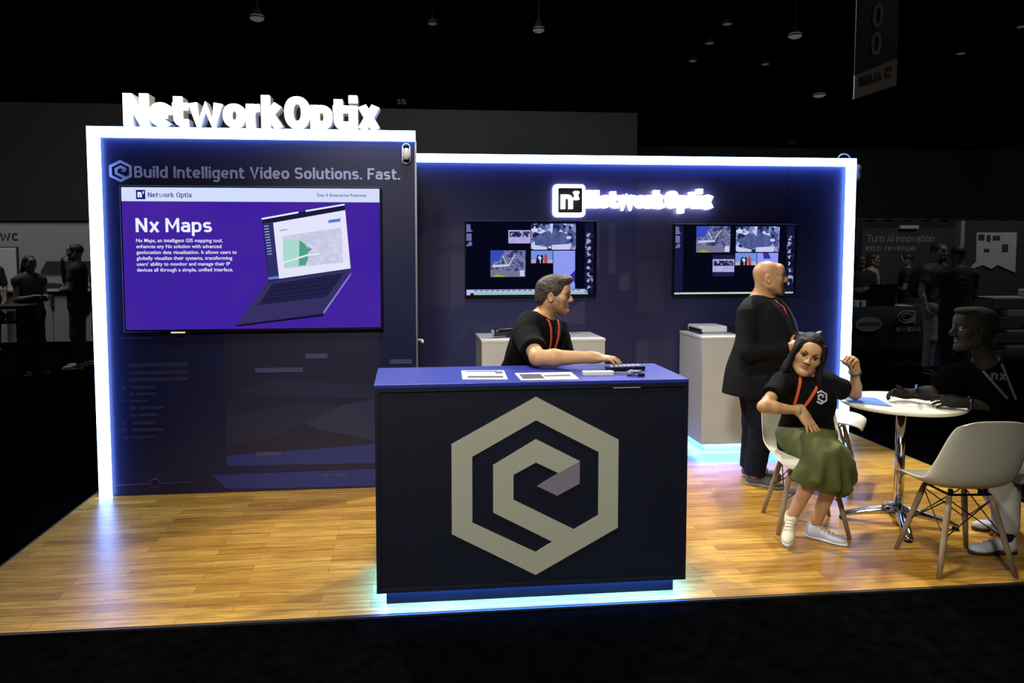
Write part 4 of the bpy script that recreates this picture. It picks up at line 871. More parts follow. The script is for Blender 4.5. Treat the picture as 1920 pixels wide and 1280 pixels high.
def grow(pr, t):
    """the same volume, fatter by t"""
    if pr[0] == 'c': return ('c', pr[1], pr[2], pr[3] + t, pr[4] + t) + tuple(pr[5:])
    if pr[0] == 'e': return ('e', pr[1], pr[2] + t, pr[3]) + tuple(pr[4:])
    if pr[0] == 'l': return ('l', [(p, w + t, d + t, r) for p, w, d, r in pr[1]]) + tuple(pr[2:])
def axis_coords(lo, hi, vox, fine):
    c = [lo]
    while c[-1] < hi:
        x = c[-1]; st = vox
        for a, b, f in fine:
            if a - vox <= x <= b: st = min(st, f)
        c.append(x + st)
    return np.array(c)
def field_mesh(name, ops, vox=.008, fine=(), relax=None):
    """ops: ('+', prim, k) join, ('-', prim, k) carve, ('&', [prims], k) keep only inside; fine: [(lo, hi, vox)] boxes"""
    add = [o for o in ops if o[0] == '+']; bb = [pbox(o[1]) for o in add]
    lo = np.min([b[0] for b in bb], 0) - 3 * vox; hi = np.max([b[1] for b in bb], 0) + 3 * vox
    ax = [axis_coords(lo[i], hi[i], vox, [(f[0][i], f[1][i], f[2]) for f in fine]) for i in range(3)]
    F = np.full([len(a) for a in ax], .5, np.float32)
    def local(b, m):
        sl = []
        for i in range(3):
            i0 = max(np.searchsorted(ax[i], b[0][i] - m) - 1, 0); i1 = min(np.searchsorted(ax[i], b[1][i] + m) + 1, len(ax[i])); sl.append(slice(i0, max(i1, i0 + 1)))
        P = np.stack(np.meshgrid(ax[0][sl[0]], ax[1][sl[1]], ax[2][sl[2]], indexing='ij'), -1); return tuple(sl), P
    def smin(a, b, k):
        h = np.maximum(k - np.abs(a - b), 0) / k; return np.minimum(a, b) - h * h * k * .25
    for o in ops:
        k = max(o[2], 1e-4)
        if o[0] == '&':
            keep = np.full(F.shape, .5, np.float32)
            for pr in o[1]:
                sl, P = local(pbox(pr), k + 3 * vox); keep[sl] = smin(keep[sl], pdist(P, pr), k)
            F = np.maximum(F, keep)
        elif o[1][0] == 'h':
            P = np.stack(np.meshgrid(*ax, indexing='ij'), -1); F = np.maximum(F, pdist(P, o[1]))
        else:
            sl, P = local(pbox(o[1]), k + 3 * vox); d = pdist(P, o[1])
            F[sl] = smin(F[sl], d, k) if o[0] == '+' else -smin(-F[sl], d, k)
    S = F < 0
    c8 = [(i, j, k) for i in (0, 1) for j in (0, 1) for k in (0, 1)]
    cnt = sum(S[i:S.shape[0] - 1 + i, j:S.shape[1] - 1 + j, k:S.shape[2] - 1 + k].astype(np.int8) for i, j, k in c8)
    I = np.argwhere((cnt > 0) & (cnt < 8)); idx = np.full(cnt.shape, -1, np.int64); idx[I[:, 0], I[:, 1], I[:, 2]] = np.arange(len(I))
    f8 = {c: F[I[:, 0] + c[0], I[:, 1] + c[1], I[:, 2] + c[2]].astype(np.float64) for c in c8}
    p8 = {c: np.stack([ax[q][I[:, q] + c[q]] for q in range(3)], -1) for c in c8}
    acc = np.zeros((len(I), 3)); num = np.zeros(len(I))
    for a in c8:
        for q in range(3):
            if a[q] == 0:
                b = list(a); b[q] = 1; b = tuple(b); fa, fb = f8[a], f8[b]; m = (fa < 0) != (fb < 0)
                t = np.where(m, fa / np.where(fa == fb, 1, fa - fb), 0)[:, None]; acc += np.where(m[:, None], p8[a] + t * (p8[b] - p8[a]), 0); num += m
    verts = acc / num[:, None]; quads = []
    for q in range(3):
        n0, n1, n2 = q, (q + 1) % 3, (q + 2) % 3
        A = np.take(S, range(S.shape[q] - 1), q); B = np.take(S, range(1, S.shape[q]), q); E = np.argwhere(A != B)
        ok = (E[:, n1] > 0) & (E[:, n2] > 0) & (E[:, n1] < S.shape[n1] - 1) & (E[:, n2] < S.shape[n2] - 1); E = E[ok]
        fl = A[E[:, 0], E[:, 1], E[:, 2]]; qs = []
        for d1, d2 in ((-1, -1), (0, -1), (0, 0), (-1, 0)):
            G = E.copy(); G[:, n1] += d1; G[:, n2] += d2; qs.append(idx[G[:, 0], G[:, 1], G[:, 2]])
        Q = np.stack(qs, -1); Q = np.where(fl[:, None], Q, Q[:, ::-1]); quads.append(Q)
    Q = np.concatenate(quads); Q = Q[(Q >= 0).all(1)]
    for _ in range(relax or (2 if name in ('person', 'beard') else 5)):      # relax the surface a little
        nv = len(verts); e0 = np.concatenate([Q[:, a] for a in range(4)] + [Q[:, (a + 1) % 4] for a in range(4)]); e1 = np.concatenate([Q[:, (a + 1) % 4] for a in range(4)] + [Q[:, a] for a in range(4)])
        nn = np.maximum(np.bincount(e0, minlength=nv), 1); sm = np.stack([np.bincount(e0, verts[e1, c], nv) for c in range(3)], 1)
        verts = verts * .55 + .45 * sm / nn[:, None]
    me = bpy.data.meshes.new(name); me.vertices.add(len(verts)); me.vertices.foreach_set('co', verts.astype(np.float32).ravel())
    me.loops.add(Q.size); me.loops.foreach_set('vertex_index', Q.ravel().astype(np.int32)); me.polygons.add(len(Q))
    me.polygons.foreach_set('loop_start', np.arange(0, Q.size, 4, dtype=np.int32)); me.polygons.foreach_set('loop_total', np.full(len(Q), 4, np.int32))
    me.update(); me.validate(); return me

def frame(f, up=(0, 0, 1)):
    """columns right, forward, up for a facing direction"""
    f = un(f); r = un(np.cross(f, up)); return np.stack([r, f, np.cross(r, f)], 1)
def head_ops(c, M, s, nose=1.0, jaw=1.0):
    T = lambda x, y, z: c + M @ (V(x, y, z) * s)
    E = lambda p, r: ('e', T(*p), V(*r) * s, M)
    C = lambda a, b, ra, rb: ('c', T(*a), T(*b), ra * s, rb * s)
    o = [('+', E((0, -.012, .034), (.073, .091, .077)), .01), ('+', E((0, -.030, -.02), (.060, .060, .055)), .03), ('+', E((0, .030, -.022), (.060 * jaw, .058, .085)), .03 * s)]
    for q in (-1, 1):
        o += [('+', C((.050 * q * jaw, .0, -.055), (.018 * q, .066, -.096), .020, .016), .03 * s), ('+', E((.044 * q, .056, -.014), (.024, .022, .024)), .02 * s), ('+', C((.010 * q, .083, .024), (.048 * q, .066, .022), .0125, .009), .012 * s)]
    o += [('+', E((0, .076, -.096), (.021, .016, .016)), .02 * s), ('+', E((0, .070, .052), (.050, .026, .035)), .03 * s)]
    for q in (-1, 1): o += [('-', E((.032 * q, .096, .005), (.019, .016, .0115)), .012 * s)]
    o += [('+', C((0, .086, .016), (0, .1030 + .004 * nose, -.022), .0075, .0115 * nose), .010 * s), ('+', E((0, .104, -.027), (.011, .010, .009)), .006 * s)]
    for q in (-1, 1): o += [('+', E((.0125 * q, .095, -.029), (.0085, .011, .0085)), .008 * s), ('+', C((.0, .0835, -.052), (.019 * q, .078, -.056), .0068, .0045), .006 * s), ('+', C((0, .083, -.064), (.016 * q, .078, -.062), .0078, .005), .006 * s)]
    o += [('-', C((-.022, .089, -.058), (.022, .089, -.058), .0022, .0022), .004 * s)]
    for q in (-1, 1):
        ez = lambda p, r, a: ('e', T(*p), V(*r) * s, M @ np.array(Matrix.Rotation(a, 3, 'Z')))
        o += [('+', ez((.079 * q, -.014, -.006), (.007, .021, .033), -.35 * q), .008 * s), ('-', ez((.086 * q, -.010, -.004), (.006, .012, .021), -.35 * q), .006 * s)]
    return o
def face_bits(root, c, M, s, hair, lipcol, brow=True, iris='#2a1c12', eyes=True):
    T = lambda x, y, z: Vector(c + M @ (V(x, y, z) * s)); R3 = Matrix([list(r) for r in M])
    for q in (-1, 1):
        e = obj('eye', MB().ell(T(.032 * q, .0775, .005), (.0128 * s,) * 3, R3, 10), mat('eye_white', '#8d867c', .35), root, smooth=True)
        obj('iris', MB().ell(T(.032 * q, .0850, .0042), (.0078 * s, .0062 * s, .0078 * s), R3, 8), mat('iris' + iris, iris, .3), e, smooth=True)
        lid = MB().tube([T((.032 + .017 * t) * q, .0925 - .0125 * t * t - (.004 if t > 0 else 0) * t, .0055 + .0085 * (1 - t * t)) for t in np.linspace(-1, 1, 9)], [.0016 * s + .0022 * s * (1 - t * t) for t in np.linspace(-1, 1, 9)], 6)
        obj('eyelid', lid, mat('lash_dark', '#1a120d', .6), e, smooth=True)
        if brow:
            obj('eyebrow', MB().tube([T((.014 + .036 * t) * q, .0975 - .006 * t - .018 * t * t, .0225 + .010 * math.sin(t * 2.3)) for t in np.linspace(0, 1, 7)], [.0022 * s, .0036 * s, .0038 * s, .0036 * s, .003 * s, .0024 * s, .0014 * s], 8), hair, root, smooth=True)
    obj('lips', MB().ell(T(0, .0835, -.0525), (.021 * s, .0085 * s, .0052 * s), R3, 10).ell(T(0, .0835, -.064), (.018 * s, .0088 * s, .0062 * s), R3, 10), lipcol, root, smooth=True)
def hand_ops(w, fd, dn, side, s=.95, curl=((.3, .35, .25),) * 4, thumb=(.55, .75, -.25), spread=.06, tcurl=.35):
    """w wrist, fd finger direction, dn dorsal direction, side +1 right / -1 left; curl per finger: knuckle, middle, tip bend"""
    f = un(fd); d = un(np.asarray(dn, float) - f * (np.asarray(dn, float) @ f)); y = side * np.cross(d, f)
    P = lambda a, b, c: w + (f * a + y * b + d * c) * s
    Mx = np.stack([f, y, d], 1); o = [('+', ('e', P(.050, .0, -.001), V(.055, .040, .0165) * s, Mx), .02), ('+', ('c', P(-.01, 0, 0), P(.03, 0, 0), .027 * s, .026 * s), .025),
                                      ('+', ('e', P(.036, .024, -.009), V(.034, .018, .015) * s, Mx), .015)]
    for i, (off, L, r) in enumerate(((.030, .070, .0088), (.0105, .078, .0090), (-.0095, .073, .0086), (-.0285, .058, .0076))):
        p = P(.090 - (.004, 0, .003, .012)[i], off, .002); ang = 0; yaw = spread * (1.5, .5, -.5, -1.5)[i]; base = f * math.cos(yaw) + y * math.sin(yaw)
        o.append(('+', ('c', P(.05, off * .7, .0), p, r * 1.05 * s, r * 1.08 * s), .012))
        for j, (fr, cu) in enumerate(zip((.44, .31, .25), curl[i])):
            ang += cu; q = p + (base * math.cos(ang) - d * math.sin(ang)) * L * fr * s
            o.append(('+', ('c', p, q, r * (1.0, .93, .87)[j] * s, r * (.93, .87, .74)[j] * s), .0035)); p = q
    p = P(.022, .028, -.006); t = un(f * thumb[0] + y * thumb[1] + d * thumb[2])
    q = p + t * .042 * s; o.append(('+', ('c', p, q, .0125 * s, .0105 * s), .010)); t2 = un(t * math.cos(tcurl) + f * math.sin(tcurl)); o.append(('+', ('c', q, q + t2 * .032 * s, .0102 * s, .0082 * s), .004))
    return o
def limb(a, b, c, r):
    """two-part limb with a calf or forearm swell; r = (root, above joint, joint, swell, end)"""
    m = b + (c - b) * .3
    return [('+', ('c', a, b, r[0], r[1]), .02), ('+', ('c', b, m, r[2], r[3]), .02), ('+', ('c', m, c, r[3], r[4]), .02)]
def torso_st(J, s, w):
    """torso stations from hip to neck; w scales width/depth"""
    pe, ch, nb = J['pelvis'], J['chest'], J['neck']; rp, rs = J['rp'], J['rs']; wa = (pe + ch) / 2 + J.get('sag', V(0, 0, 0))
    st = [(pe - un(ch - pe) * .10 * s, .155, .105, rp), (pe, .168, .112, rp), (wa, .145, .102, un(rp + rs)), (ch, .160, .112, rs), (ch + (nb - ch) * .55, .150, .098, rs), (nb - (nb - ch) * .10, .085, .072, rs)]
    return cat_rom([(p, a * s * w[0], b * s * w[1], r) for p, a, b, r in st], 4)
def body_ops(J, s, w=(1, 1), hs=1.0, nose=1.0, jaw=1.0, hands=True, arm=1.0, leg=1.0, nk=1.0):
    o = [('+', ('l', torso_st(J, s * .94, w)), .02)]
    for q in 'LR': o += [('+', ('c', J['neck'] + (J['sh' + q] - J['neck']) * .25, J['sh' + q], .052 * s, .050 * s * arm), .05)]
    for q in 'LR':
        o += limb(J['sh' + q], J['el' + q], J['wr' + q], [x * s * arm for x in (.047, .039, .037, .040, .0255)])
        if J.get('kn' + q) is not None: o += limb(J['hip' + q], J['kn' + q], J['an' + q], [x * s * leg for x in (.085, .056, .051, .053, .036)])
        h = J['hand' + q]
        if hands: o += hand_ops(J['wr' + q], *h[0], 1 if q == 'R' else -1, **dict(dict(s=.95 * s), **h[1]))
    hc, M = J['head'], J['hm']; o += [('+', ('c', J['neck'] - un(hc - J['neck']) * .02, hc + M @ (V(0, -.02, -.05) * hs), .056 * s * w[0] ** .5 * nk, .052 * s * nk), .03)]
    return o + head_ops(hc, M, hs, nose, jaw)
def fine_of(J, s, hs, fh=.0035, fw=.003):
    b = [(J['head'] - .13 * hs, J['head'] + .13 * hs, fh)]
    for q in 'LR':
        f = un(J['hand' + q][0][0]); c = J['wr' + q] + f * .085 * s; b.append((c - .115 * s, c + .115 * s, fw))
    return b
def sleeve(a, b, f, ra, rb, n=5, sag=0.0):
    r = un(np.cross(b - a, V(.3, .5, .8))); return ('l', [(a + (b - a) * f * i / n, ra + (rb - ra) * i / n, ra + (rb - ra) * i / n, r) for i in range(n + 1)])
def tshirt_ops(J, s, w=(1, 1), fr=.62, t=.010, low=0, rs_=(.066, .062), neck=.062):
    st = [(p, a + t, b + t, r) for p, a, b, r in torso_st(J, s, w)]
    d0 = un(st[0][0] - st[1][0]); st = ([(st[0][0] + d0 * low, st[0][1] + .004, st[0][2] + .004, st[0][3])] if low > .005 else []) + st
    o = [('+', ('l', st), .02)]
    for q in 'LR':
        o += [('+', ('c', J['neck'] + (J['sh' + q] - J['neck']) * .30, J['sh' + q], .054 * s + t * .5, .056 * s + t * .5), .05), ('+', sleeve(J['sh' + q], J['el' + q], fr, rs_[0] * s, rs_[1] * s), .035)]
    up = un(J['head'] - J['neck']); fwd = np.cross(V(0, 0, 1), J['rs']); n = J['neck']
    return o + [('-', ('c', n + up * .012 + fwd * .018, n + up * .12, neck * s, neck * s), .008)]
def shoe(root, heel, toe, s, m, sole_m, lace_m=None, up=(0, 0, 1), name='shoe'):
    heel, toe = np.asarray(heel, float), np.asarray(toe, float); f = un(toe - heel); Mx = frame(f, up); L = np.linalg.norm(toe - heel); k = L / .285
    T = lambda x, y, z: heel + Mx @ (V(x, y, z) * k)
    rv = Mx[:, 0]
    o = [('+', ('e', T(0, .045, .045), V(.036, .050, .045) * k, Mx), .02), ('+', ('c', T(0, .06, .055), T(0, .13, .050), .034 * k, .030 * k), .03), ('+', ('e', T(0, .205, .032), V(.044, .075, .030) * k, Mx), .03),
         ('+', ('c', T(0, .05, .055), T(0, .045, .095), .034 * k, .037 * k), .02), ('-', ('c', T(0, .048, .105), T(0, .045, .14), .032 * k, .034 * k), .006), ('-', ('h', T(0, 0, .012), -Mx[:, 2]), .001)]
    sh = put(name, field_mesh(name, o, .0055), m, root, smooth=True)
    st = [(T(0, y, .012), w * k, .0145 * k, rv) for y, w in ((.0, .022), (.015, .034), (.06, .039), (.12, .038), (.19, .048), (.24, .043), (.27, .028), (.285, .012))]
    put('sole', field_mesh('sole', [('+', ('l', st), .01)], .0055), sole_m, sh, smooth=True)
    if lace_m:
        mb = MB()
        for i in range(4): y = .10 + .026 * i; mb.tube([Vector(T(-.026, y, .074 - .0050 * i)), Vector(T(-.013, y, .089 - .0055 * i)), Vector(T(0, y + .006, .093 - .0058 * i)), Vector(T(.013, y, .089 - .0055 * i)), Vector(T(.026, y, .074 - .0050 * i))], .0038 * k, 6)
        obj('laces', mb, lace_m, sh, smooth=True)
    return sh
def ribbon(pts, w, nrm, th=.0015):
    """flat strap along points, lying across nrm"""
    mb = MB(); rg = []; P = [Vector(p) for p in pts]
    for i, p in enumerate(P):
        d = (P[min(i + 1, len(P) - 1)] - P[max(i - 1, 0)]).normalized(); n_ = Vector(nrm[i] if isinstance(nrm, list) else nrm).normalized(); x = d.cross(n_).normalized()
        rg.append([p + x * w / 2 + n_ * th, p - x * w / 2 + n_ * th, p - x * w / 2 - n_ * th, p + x * w / 2 - n_ * th])
    return mb.rings(rg)
def on_surface(o, p, d, off=.003):
    """first point on object o from p along d (world space), lifted a little"""
    dg = bpy.context.evaluated_depsgraph_get(); dg.update(); inv = Matrix.Translation(-wloc(o))
    p = Vector(p); d = Vector(d).normalized(); ok, l, n_, i = o.ray_cast(inv @ p, d)
    return (Matrix.Translation(wloc(o)) @ l - d * off) if ok else None
def skin(name, c): return mat(name, c, .5, sss=.04, bump=(140, .05), var=(22, .07))
def lanyard(root, shirt, J, m, drop=.30, half=.055, w=.016, cross=.0):
    """orange strap from behind the neck down both sides of the chest, laid on the shirt"""
    fwd = np.cross(V(0, 0, 1), J['rs']); n = J['neck']; ends = []
    for q in (-1, 1):
        pts = []
        top = n + J['rs'] * q * .055 + V(0, 0, .03)
        for k in range(9):
            t = k / 8; base = n + J['rs'] * q * (half * (1 - t) + .018 * t) + (J['chest'] - n) * (drop * t / max(np.linalg.norm(J['chest'] - n), .01)) + J['rs'] * cross * t
            h = on_surface(shirt, base + fwd * .35 + V(0, 0, .02), -fwd, .004)
            if h is not None: pts.append(h)
        pts = [Vector(top - fwd * .02), Vector(top + fwd * .02)] + pts
        if len(pts) > 3: obj('lanyard', ribbon(pts, w, Vector(fwd)), m, root); ends.append(pts[-1])
    return ends
def person(label, J, s, skinm, **kw):
    hs = kw.pop('hs', s); vox = kw.pop('vox', .008); fh = kw.pop('fh', .0035); fw = kw.pop('fw', .003)
    extra = kw.pop('extra', [])
    me = field_mesh('person', body_ops(J, s, hs=hs, **kw) + extra, vox, fine_of(J, s, hs, fh, fw))
    o = put('person', me, skinm, None, smooth=True); 
    b = J['base']; me.transform(Matrix.Translation(-Vector(b))); o.location = b
    return tag(o, label, 'person')
ORANGE = mat('lanyard_orange', '#d8562e', .6); TEE = mat('tee_black', '#08080a', .9, bump=(26, .55), spec=.15); 

# --- young man leaning on the counter
f = un(V(.75, -.66, 0)); rs = V(f[1], -f[0], 0) * 1.0
J = dict(base=(2.62, .97, 0), pelvis=V(2.675, .97, .84), chest=V(2.755, .87, 1.11), neck=V(2.795, .86, 1.255), rp=rs, rs=rs, head=V(2.866, .83, 1.382), hm=frame((.95, -.30, -.03)),
         shR=V(2.685, .735, 1.185), elR=V(2.705, .455, 1.085), wrR=V(2.975, .390, 1.092), shL=V(2.90, 1.0, 1.20), elL=V(2.96, .93, .94), wrL=V(3.02, .72, .96),
         hipR=V(2.55, .92, .80), knR=V(2.58, .90, .44), anR=V(2.55, .92, .07), hipL=V(2.66, 1.05, .80), knL=V(2.70, 1.03, .44), anL=V(2.68, 1.06, .07),
         handR=(((.95, -.24, -.04), (.06, -.12, 1.0)), dict(curl=((.12, .45, .25), (.05, .5, .3), (.1, .5, .3), (.2, .55, .3)), thumb=(.75, .6, -.35), spread=.12)), handL=(((.5, -.6, -.3), (0, .2, 1)), dict()))
SK1 = skin('skin_fair', '#bb8f62')
p = person('young man with an orange lanyard leaning on the counter and typing', J, .97, SK1, w=(1.0, 1.0), hs=.91, arm=1.1)
hc, M, hs = J['head'], J['hm'], .91; T = lambda x, y, z: hc + M @ (V(x, y, z) * hs)
HAIR1 = mat('hair_brown', '#3c3025', .55, bump=(60, 1.0), var=(30, .4))
E_ = lambda p_, r_: ('e', T(*p_), V(*r_) * hs, M)
ho = [('+', E_((0, -.016, .040), (.083, .105, .088)), .01), ('+', E_((0, .035, .098), (.066, .072, .034)), .03), ('+', E_((-.02, .078, .105), (.045, .034, .018)), .02), ('+', E_((0, -.075, -.02), (.064, .045, .055)), .03),
      ('-', E_((0, .102, -.035), (.11, .086, .106)), .008), ('-', E_((0, .0, -.115), (.12, .12, .07)), .006)] + [('-', E_((.088 * q, -.008, -.03), (.03, .028, .052)), .006) for q in (-1, 1)]
put('hair', field_mesh('hair', ho, .0045), HAIR1, p, smooth=True)
bo = [(('+',) + (grow(o[1], .0022),) + (o[2],)) if o[0] == '+' else o for o in head_ops(hc, M, hs)[:11]]
put('beard', field_mesh('beard', bo + [('&', [E_((0, .055, -.085), (.060, .07, .048)), E_((.055, .01, -.05), (.03, .035, .05)), E_((-.055, .01, -.05), (.03, .035, .05))], .01), ('-', E_((0, .1, -.058), (.026, .03, .013)), .004), ('-', E_((0, .09, -.01), (.05, .09, .04)), .004)], .004), mat('stubble', '#94704f', .7, bump=(120, .5)), p, smooth=True)
face_bits(p, hc, M, hs, HAIR1, mat('lip_fair', '#a8705c', .5))
sh = put('t_shirt', field_mesh('t_shirt', tshirt_ops(J, .97, (1.03, 1.05), .74, rs_=(.078, .074)), .008), TEE, p, smooth=True)
en = lanyard(p, sh, J, ORANGE, drop=.26, half=.060)
obj('badge_clip', MB().box(en[0].x - .012, en[0].x + .012, en[0].y - .02, en[0].y - .012, en[0].z - .05, en[0].z), GPL, p) if en else None
to = []
for q in 'LR': to += [('+', grow(x[1], .016), .03) for x in limb(J['hip' + q], J['kn' + q], J['an' + q], [.085, .06, .056, .056, .045])]
to += [('+', ('c', J['hipL'], J['hipR'], .105, .105), .05), ('+', ('c', J['pelvis'], J['pelvis'] + V(.02, -.02, .06), .12, .12), .05)]
put('trousers', field_mesh('trousers', to, .011), mat('trousers_dark', '#1d1f26', .85), p, smooth=True)
for q in 'LR': a = J['an' + q]; shoe(p, (a[0] - .05 * f[0], a[1] - .05 * f[1], 0), (a[0] + .22 * f[0], a[1] + .22 * f[1], 0), 1, mat('shoe_black', '#151517', .5), mat('sole_black', '#0c0c0d', .6))

# --- bald man in a dark suit
f = un(V(.63, -.78, 0)); rs = V(f[1], -f[0], 0)
J = dict(base=(4.48, 1.65, 0), pelvis=V(4.475, 1.66, .78), chest=V(4.505, 1.64, 1.10), neck=V(4.485, 1.64, 1.295), rp=rs, rs=rs, head=V(4.525, 1.605, 1.450), hm=frame((.94, -.34, .05)), sag=f * .045,
         shR=V(4.340, 1.535, 1.225), elR=V(4.315, 1.465, .950), wrR=V(4.560, 1.370, .995), shL=V(4.625, 1.765, 1.225), elL=V(4.72, 1.78, .96), wrL=V(4.725, 1.520, 1.005),
         hipR=V(4.455, 1.575, .76), knR=V(4.475, 1.56, .42), anR=V(4.435, 1.58, .085), hipL=V(4.49, 1.745, .76), knL=V(4.515, 1.745, .42), anL=V(4.485, 1.75, .085),
         handR=(((.85, -.10, .25), (-.1, -.8, .4)), dict(curl=((.5, .6, .4),) * 4)), handL=(((.1, -.85, .2), (.8, .1, .4)), dict(curl=((.5, .6, .4),) * 4)))
SK2 = skin('skin_tan', '#ad8259'); SUIT = mat('suit_charcoal', '#090a10', .85, bump=(18, .35), spec=.2)
p = person('bald bearded man in a dark suit standing in profile by the right plinth', J, .95, SK2, w=(1.3, 1.35), hs=1.03, jaw=1.14, arm=1.1, nk=1.25)
hc, M, hs = J['head'], J['hm'], 1.03
neck_roll = [('+', E_((0, -.07, -.055), (.055, .03, .022)), .02)]
BEARD2 = mat('beard_dark', '#3a2a22', .8, bump=(120, .6))
bo = [(('+',) + (grow(o[1], .004),) + (o[2],)) if o[0] == '+' else o for o in head_ops(hc, M, hs, jaw=1.12)[:11]]
put('beard', field_mesh('beard', bo + [('&', [E_((0, .082, -.090), (.036, .035, .032)), ('c', T(-.03, .075, -.05), T(-.027, .075, -.09), .011, .013), ('c', T(.03, .075, -.05), T(.027, .075, -.09), .011, .013), ('c', T(-.03, .082, -.043), T(.03, .082, -.043), .009, .009)], .01), ('-', E_((0, .1, -.058), (.019, .03, .0095)), .003)], .004), BEARD2, p, smooth=True)
face_bits(p, hc, M, hs, mat('brow_dark', '#2b1d15', .8), mat('lip_tan', '#8f5f4c', .5))
s_ = .95
ax = lambda z, d: V(4.485, 1.645, z) + f * d
st = [(J['pelvis'] + V(-.035, 0, -.115), .215, .185, rs), (J['pelvis'] + V(-.01, 0, .0), .205, .190, rs), (ax(.96, .04), .200, .205, rs), (ax(1.09, .04), .195, .188, rs), (ax(1.20, .01), .175, .145, rs), (ax(1.285, -.007), .095, .085, rs)]
jo = [('+', ('l', cat_rom(st, 4)), .02)]
for q in 'LR':
    jo += [('+', ('c', J['neck'] + (J['sh' + q] - J['neck']) * .25 + V(0, 0, -.01), J['sh' + q] + V(0, 0, .0), .062, .062), .05), ('+', sleeve(J['sh' + q], J['el' + q], 1.03, .068, .060), .03), ('+', sleeve(J['el' + q], J['wr' + q], .97, .062, .047), .02), ('+', ('c', J['el' + q], J['el' + q] + V(0, 0, .01), .061, .061), .02)]
jo += [('-', ('c', J['neck'] + f * .02 + V(0, 0, .02), J['neck'] + f * .06 + V(0, 0, .14), .062, .07), .006)]
wedge = [(ax(1.31, .115), .055, .10, rs), (ax(1.20, .19), .056, .075, rs), (ax(1.08, .245), .034, .055, rs), (ax(.97, .26), .008, .05, rs)]
jo += [('-', ('l', wedge), .006)]
jk = put('jacket', field_mesh('jacket', jo, .008), SUIT, p, smooth=True)
st2 = [(a + V(-.012, 0, 0), w_ - .016, d_ - .016, r_) for a, w_, d_, r_ in cat_rom(st[1:], 4)]
put('shirt', field_mesh('shirt', [('+', ('l', st2), .02), ('+', ('c', J['neck'] + V(0, 0, -.02), J['neck'] + V(.015, 0, .035), .068, .064), .02), ('-', ('c', J['neck'] + V(.02, 0, .03), J['neck'] + V(.04, 0, .14), .058, .06), .005)], .008), mat('shirt_navy', '#10142a', .85), p, smooth=True)
mb = MB()
for q in (-1, 1):
    lp_ = []
    for t in np.linspace(0, 1, 7):
        b = ax(1.30 - .30 * t, .065 + .17 * t); h = on_surface(jk, b + rs * q * (.075 - .045 * t) + f * .4, -f, .006)
        if h: lp_.append(h)
    if len(lp_) > 2: obj('lapel', ribbon(lp_, .042, Vector(f + rs * q * .3 + V(0, 0, .3)), .004), mat('suit_lapel', '#10121a', .6), p)
for q in (-1, 1):
    lp_ = [Vector(ax(1.305, .015) + rs * q * .066), Vector(ax(1.30, .07) + rs * q * .055)] + [Vector(ax(1.25 - .23 * t, .150 + .115 * t) + rs * q * (.036 - .018 * t)) for t in np.linspace(0, 1, 6)]
    obj('lanyard', ribbon(lp_, .015, Vector(f * .8 + V(0, 0, .5))), ORANGE, p)
to = []
for q in 'LR': to += [('+', ('c', J['hip' + q], J['kn' + q], .115, .085), .03), ('+', sleeve(J['kn' + q], J['an' + q], 1.02, .083, .070), .04)]
to += [('+', ('c', J['hipL'], J['hipR'], .125, .125), .05)]
put('trousers', field_mesh('trousers', to, .009), mat('trousers_navy', '#0d111e', .88, bump=(14, .6), spec=.2), p, smooth=True)
SHG = mat('shoe_grey', '#55565a', .7); SHS = mat('sole_pale', '#8f8d88', .6)
shoe(p, (4.40, 1.635, 0), (4.60, 1.475, 0), 1, SHG, SHS, mat('lace_grey', '#77787a', .7)); shoe(p, (4.45, 1.80, 0), (4.70, 1.69, 0), 1, SHG, SHS, MATS['lace_grey'])
ph = thing('phone', 'pale phone in the hands of the bald man in the suit', 'phone', (4.725, 1.375, 1.04)); pq = lambda u, v, d: tuple(V(4.725, 1.375, 1.055) + rs * u + f * (v * .6 - d * .7) + V(0, 0, v * .6 + d))
obj('case', MB().thick(rsq(-.035, .035, -.07, .07, .01), [], lambda u, v: pq(u, v, 0), lambda u, v: pq(u, v, .007)), WPL, ph, bevel=.002)
obj('screen', MB().flat(rsq(-.030, .030, -.062, .062, .006), [], lambda u, v: pq(u, v, .008)), BPL, ph)

# --- seated woman with her head tilted towards her raised hand
f = un(V(-.22, -.97, 0)); rs = V(f[1], -f[0], 0); rs = un(rs + V(0, 0, .02))
upw = un(V(.34, -.02, .94))
J = dict(base=(4.39, .84, 0), pelvis=V(4.40, .87, .535), chest=V(4.375, .805, .765), neck=V(4.358, .795, .905), rp=rs, rs=rs, head=V(4.342, .770, 1.030), hm=frame((-.40, -.90, -.04), upw),
         shR=V(4.215, .795, .872), elR=V(4.025, .655, .760), wrR=V(4.238, .640, .735), shL=V(4.490, .815, .852), elL=V(4.690, .845, .782), wrL=V(4.612, .735, .948),
         hipR=V(4.33, .84, .515), knR=V(4.38, .49, .475), anR=V(4.350, .640, .10), hipL=V(4.47, .86, .515), knL=V(4.275, .495, .495), anL=V(4.185, .595, .165),
         handR=(((.36, -.42, -.80), (.25, -.85, .40)), dict(s=.98, curl=((.05, .15, .1), (.0, .2, .1), (.05, .2, .1), (.15, .25, .15)), thumb=(.8, .5, -.35), spread=.13, tcurl=.2)),
         handL=(((-.30, -.28, .80), (.60, .1, .62)), dict(curl=((.9, .9, .5), (1.0, .9, .5), (1.05, .95, .5), (1.1, .95, .5)), thumb=(.6, .5, -.6), spread=.05, tcurl=.5)))
SK3 = skin('skin_warm', '#bb9064')
p = person('seated woman with long dark hair, orange lanyard and olive culottes, elbow on the round table', J, .90, SK3, w=(.92, .95), hs=1.0, nose=.7, arm=.92, leg=.95, jaw=1.1, vox=.007, fh=.003)
hc, M, hs = J['head'], J['hm'], 1.0; T = lambda x, y, z: hc + M @ (V(x, y, z) * hs)
